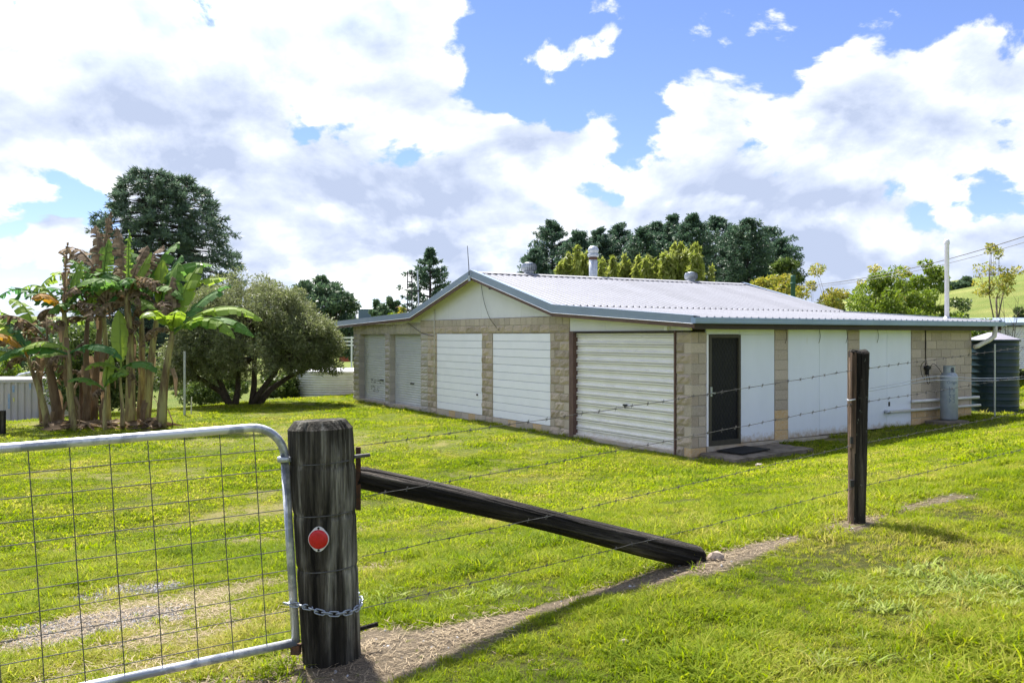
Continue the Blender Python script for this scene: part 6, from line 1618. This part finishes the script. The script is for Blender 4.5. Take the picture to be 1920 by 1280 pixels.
# steel post and stake on the lawn edge
o = MB().tube([(0, 0, -0.3), (0, 0, 1.86)], 0.034, 10).build('steel_post', M['galv']); p_ = base_at(346, 25.2); o.location = p_; tag(o, 'plain grey steel post standing in front of the olive bush', 'post')
o = MB().tube([(0, 0, -0.2), (0.02, 0, 0.5)], 0.018, 6).build('stake', M['pvc_cream']); o.location = base_at(358, 25.6); tag(o, 'short pale stake beside the steel post', 'stake')
o = MB().box(-0.05, 0.05, -0.05, 0.05, -0.2, 0.55).build('timber_stub', M['post_wood']); o.location = base_at(5, 20.3); tag(o, 'short grey timber post in front of the container at the picture edge', 'post')
# power pole and lines
pl = empty('power_pole', base_at(1487, 33)); hp = top_h(516, 33, pl.location); tag(pl, 'round green pole rising behind the roof hip', 'pole')
MB().lathe([(0.10, -0.3), (0.085, hp - 0.1), (0.09, hp - 0.09), (0.09, hp)], 14).build('shaft', M['green_pole'], pl, True)
MB().lathe([(0.11, hp - 0.35), (0.11, hp - 0.28)], 14).build('band', M['green_pole'], pl, True)
for i, (y0, y1) in enumerate(((545, 388), (548, 402))):
    a = at(1489, y0 - 8, 33); c = at(2080, y1, 20 + i); P_ = []
    for k in range(25):
        t = k / 24; P_.append(a.lerp(c, t) - a - Vector((0, 0, 0.35 * 4 * t * (1 - t))))
    root = empty('power_line', a); MB().tube(P_, 0.011 if i == 0 else 0.008, 4, False).build('line', M['black_plastic'], root)
    tag(root, ('upper dark overhead cable running from the green pole to the right', 'lower thin overhead cable running from the green pole to the right')[i], 'cable')
# post and rail fence, house and far buildings glimpsed at the left
rf_ = empty('rail_fence', base_at(650, 70)); zf = at(650, 655, 70).z; rf_.location.z = zf; tag(rf_, 'white post and rail fence in the paddock left of the shed', 'fence')
for k in range(9): MB().box(-6 + k * 1.6 - .06, -6 + k * 1.6 + .06, -.05, .05, -1.5, 1.05).build('post', M['far_white'], rf_)
for z in (0.35, 0.65, 0.95): MB().box(-6.1, 6.9, -.08, -.051, z - 0.06, z + 0.06).build('rail', M['far_white'], rf_)
def house(name, label, px0, px1, ytop, ybot, Y, wallm, roofm, roofh=0.4, windows=0):
    a = at(px0, ybot, Y); c = at(px1, ytop, Y); w = c.x - a.x; h = c.z - a.z; root = empty(name, (a.x, Y, a.z)); tag(root, label, 'house' if 'house' in name else 'shed')
    MB().box(0, w, 0, w * 0.6, -3.0, h * (1 - roofh)).build('wall', M[wallm], root)
    z0 = h * (1 - roofh); e = 0.04 * w; mb = MB(); mb.add([(-e, -e, z0), (w + e, -e, z0), (w + e, w * .6 + e, z0), (-e, w * .6 + e, z0), (w * .12, w * .3, h), (w * .88, w * .3, h)], [(0, 1, 5, 4), (2, 3, 4, 5), (1, 2, 5), (3, 0, 4), (0, 3, 2, 1)]); mb.build('roof', M[roofm], root)
    for k in range(windows):
        x0 = w * (k + .3) / windows; wd = MB().box(x0, x0 + w * .4 / windows, -0.06, 0.02, z0 * .25, z0 * .75).build('window', M['far_blue'], root)
    return root
house('red_shed', 'low red farm building glimpsed past the left shed corner', 636, 668, 618, 634, 110, 'red_brick', 'far_white', 0.3, 2)
house('far_house', 'small far house with an orange roof on the rise behind the dipole mast', 732, 752, 573, 582, 290, 'far_white', 'far_roof', 0.5, 2)
house('long_shed', 'long low blue-grey far shed on the skyline beyond the fig tree', 672, 708, 577, 585, 300, 'far_blue', 'far_white', 0.25, 3)
# rails of a cattle loading ramp beyond the container
mb = MB().tube([tuple(at(26, 712, 33) - at(26, 712, 33)), tuple(at(36, 703, 33) - at(26, 712, 33)), tuple(at(56, 699, 33) - at(26, 712, 33)), tuple(at(86, 698, 33) - at(26, 712, 33)), tuple(at(88, 760, 33) - at(26, 712, 33))], 0.06, 8)
mb.tube([(0, 0, 0), (0, 0, -2.0)], 0.06, 8)
o = mb.build('bent_rail', M['galv_gate'], None, True); o.location = at(26, 712, 33); tag(o, 'bent grey pipe rail showing above the container', 'rail')
print('objects', len(bpy.data.objects), 'tris', sum(len(me.loops) - 2 * len(me.polygons) for me in bpy.data.meshes if me.users))
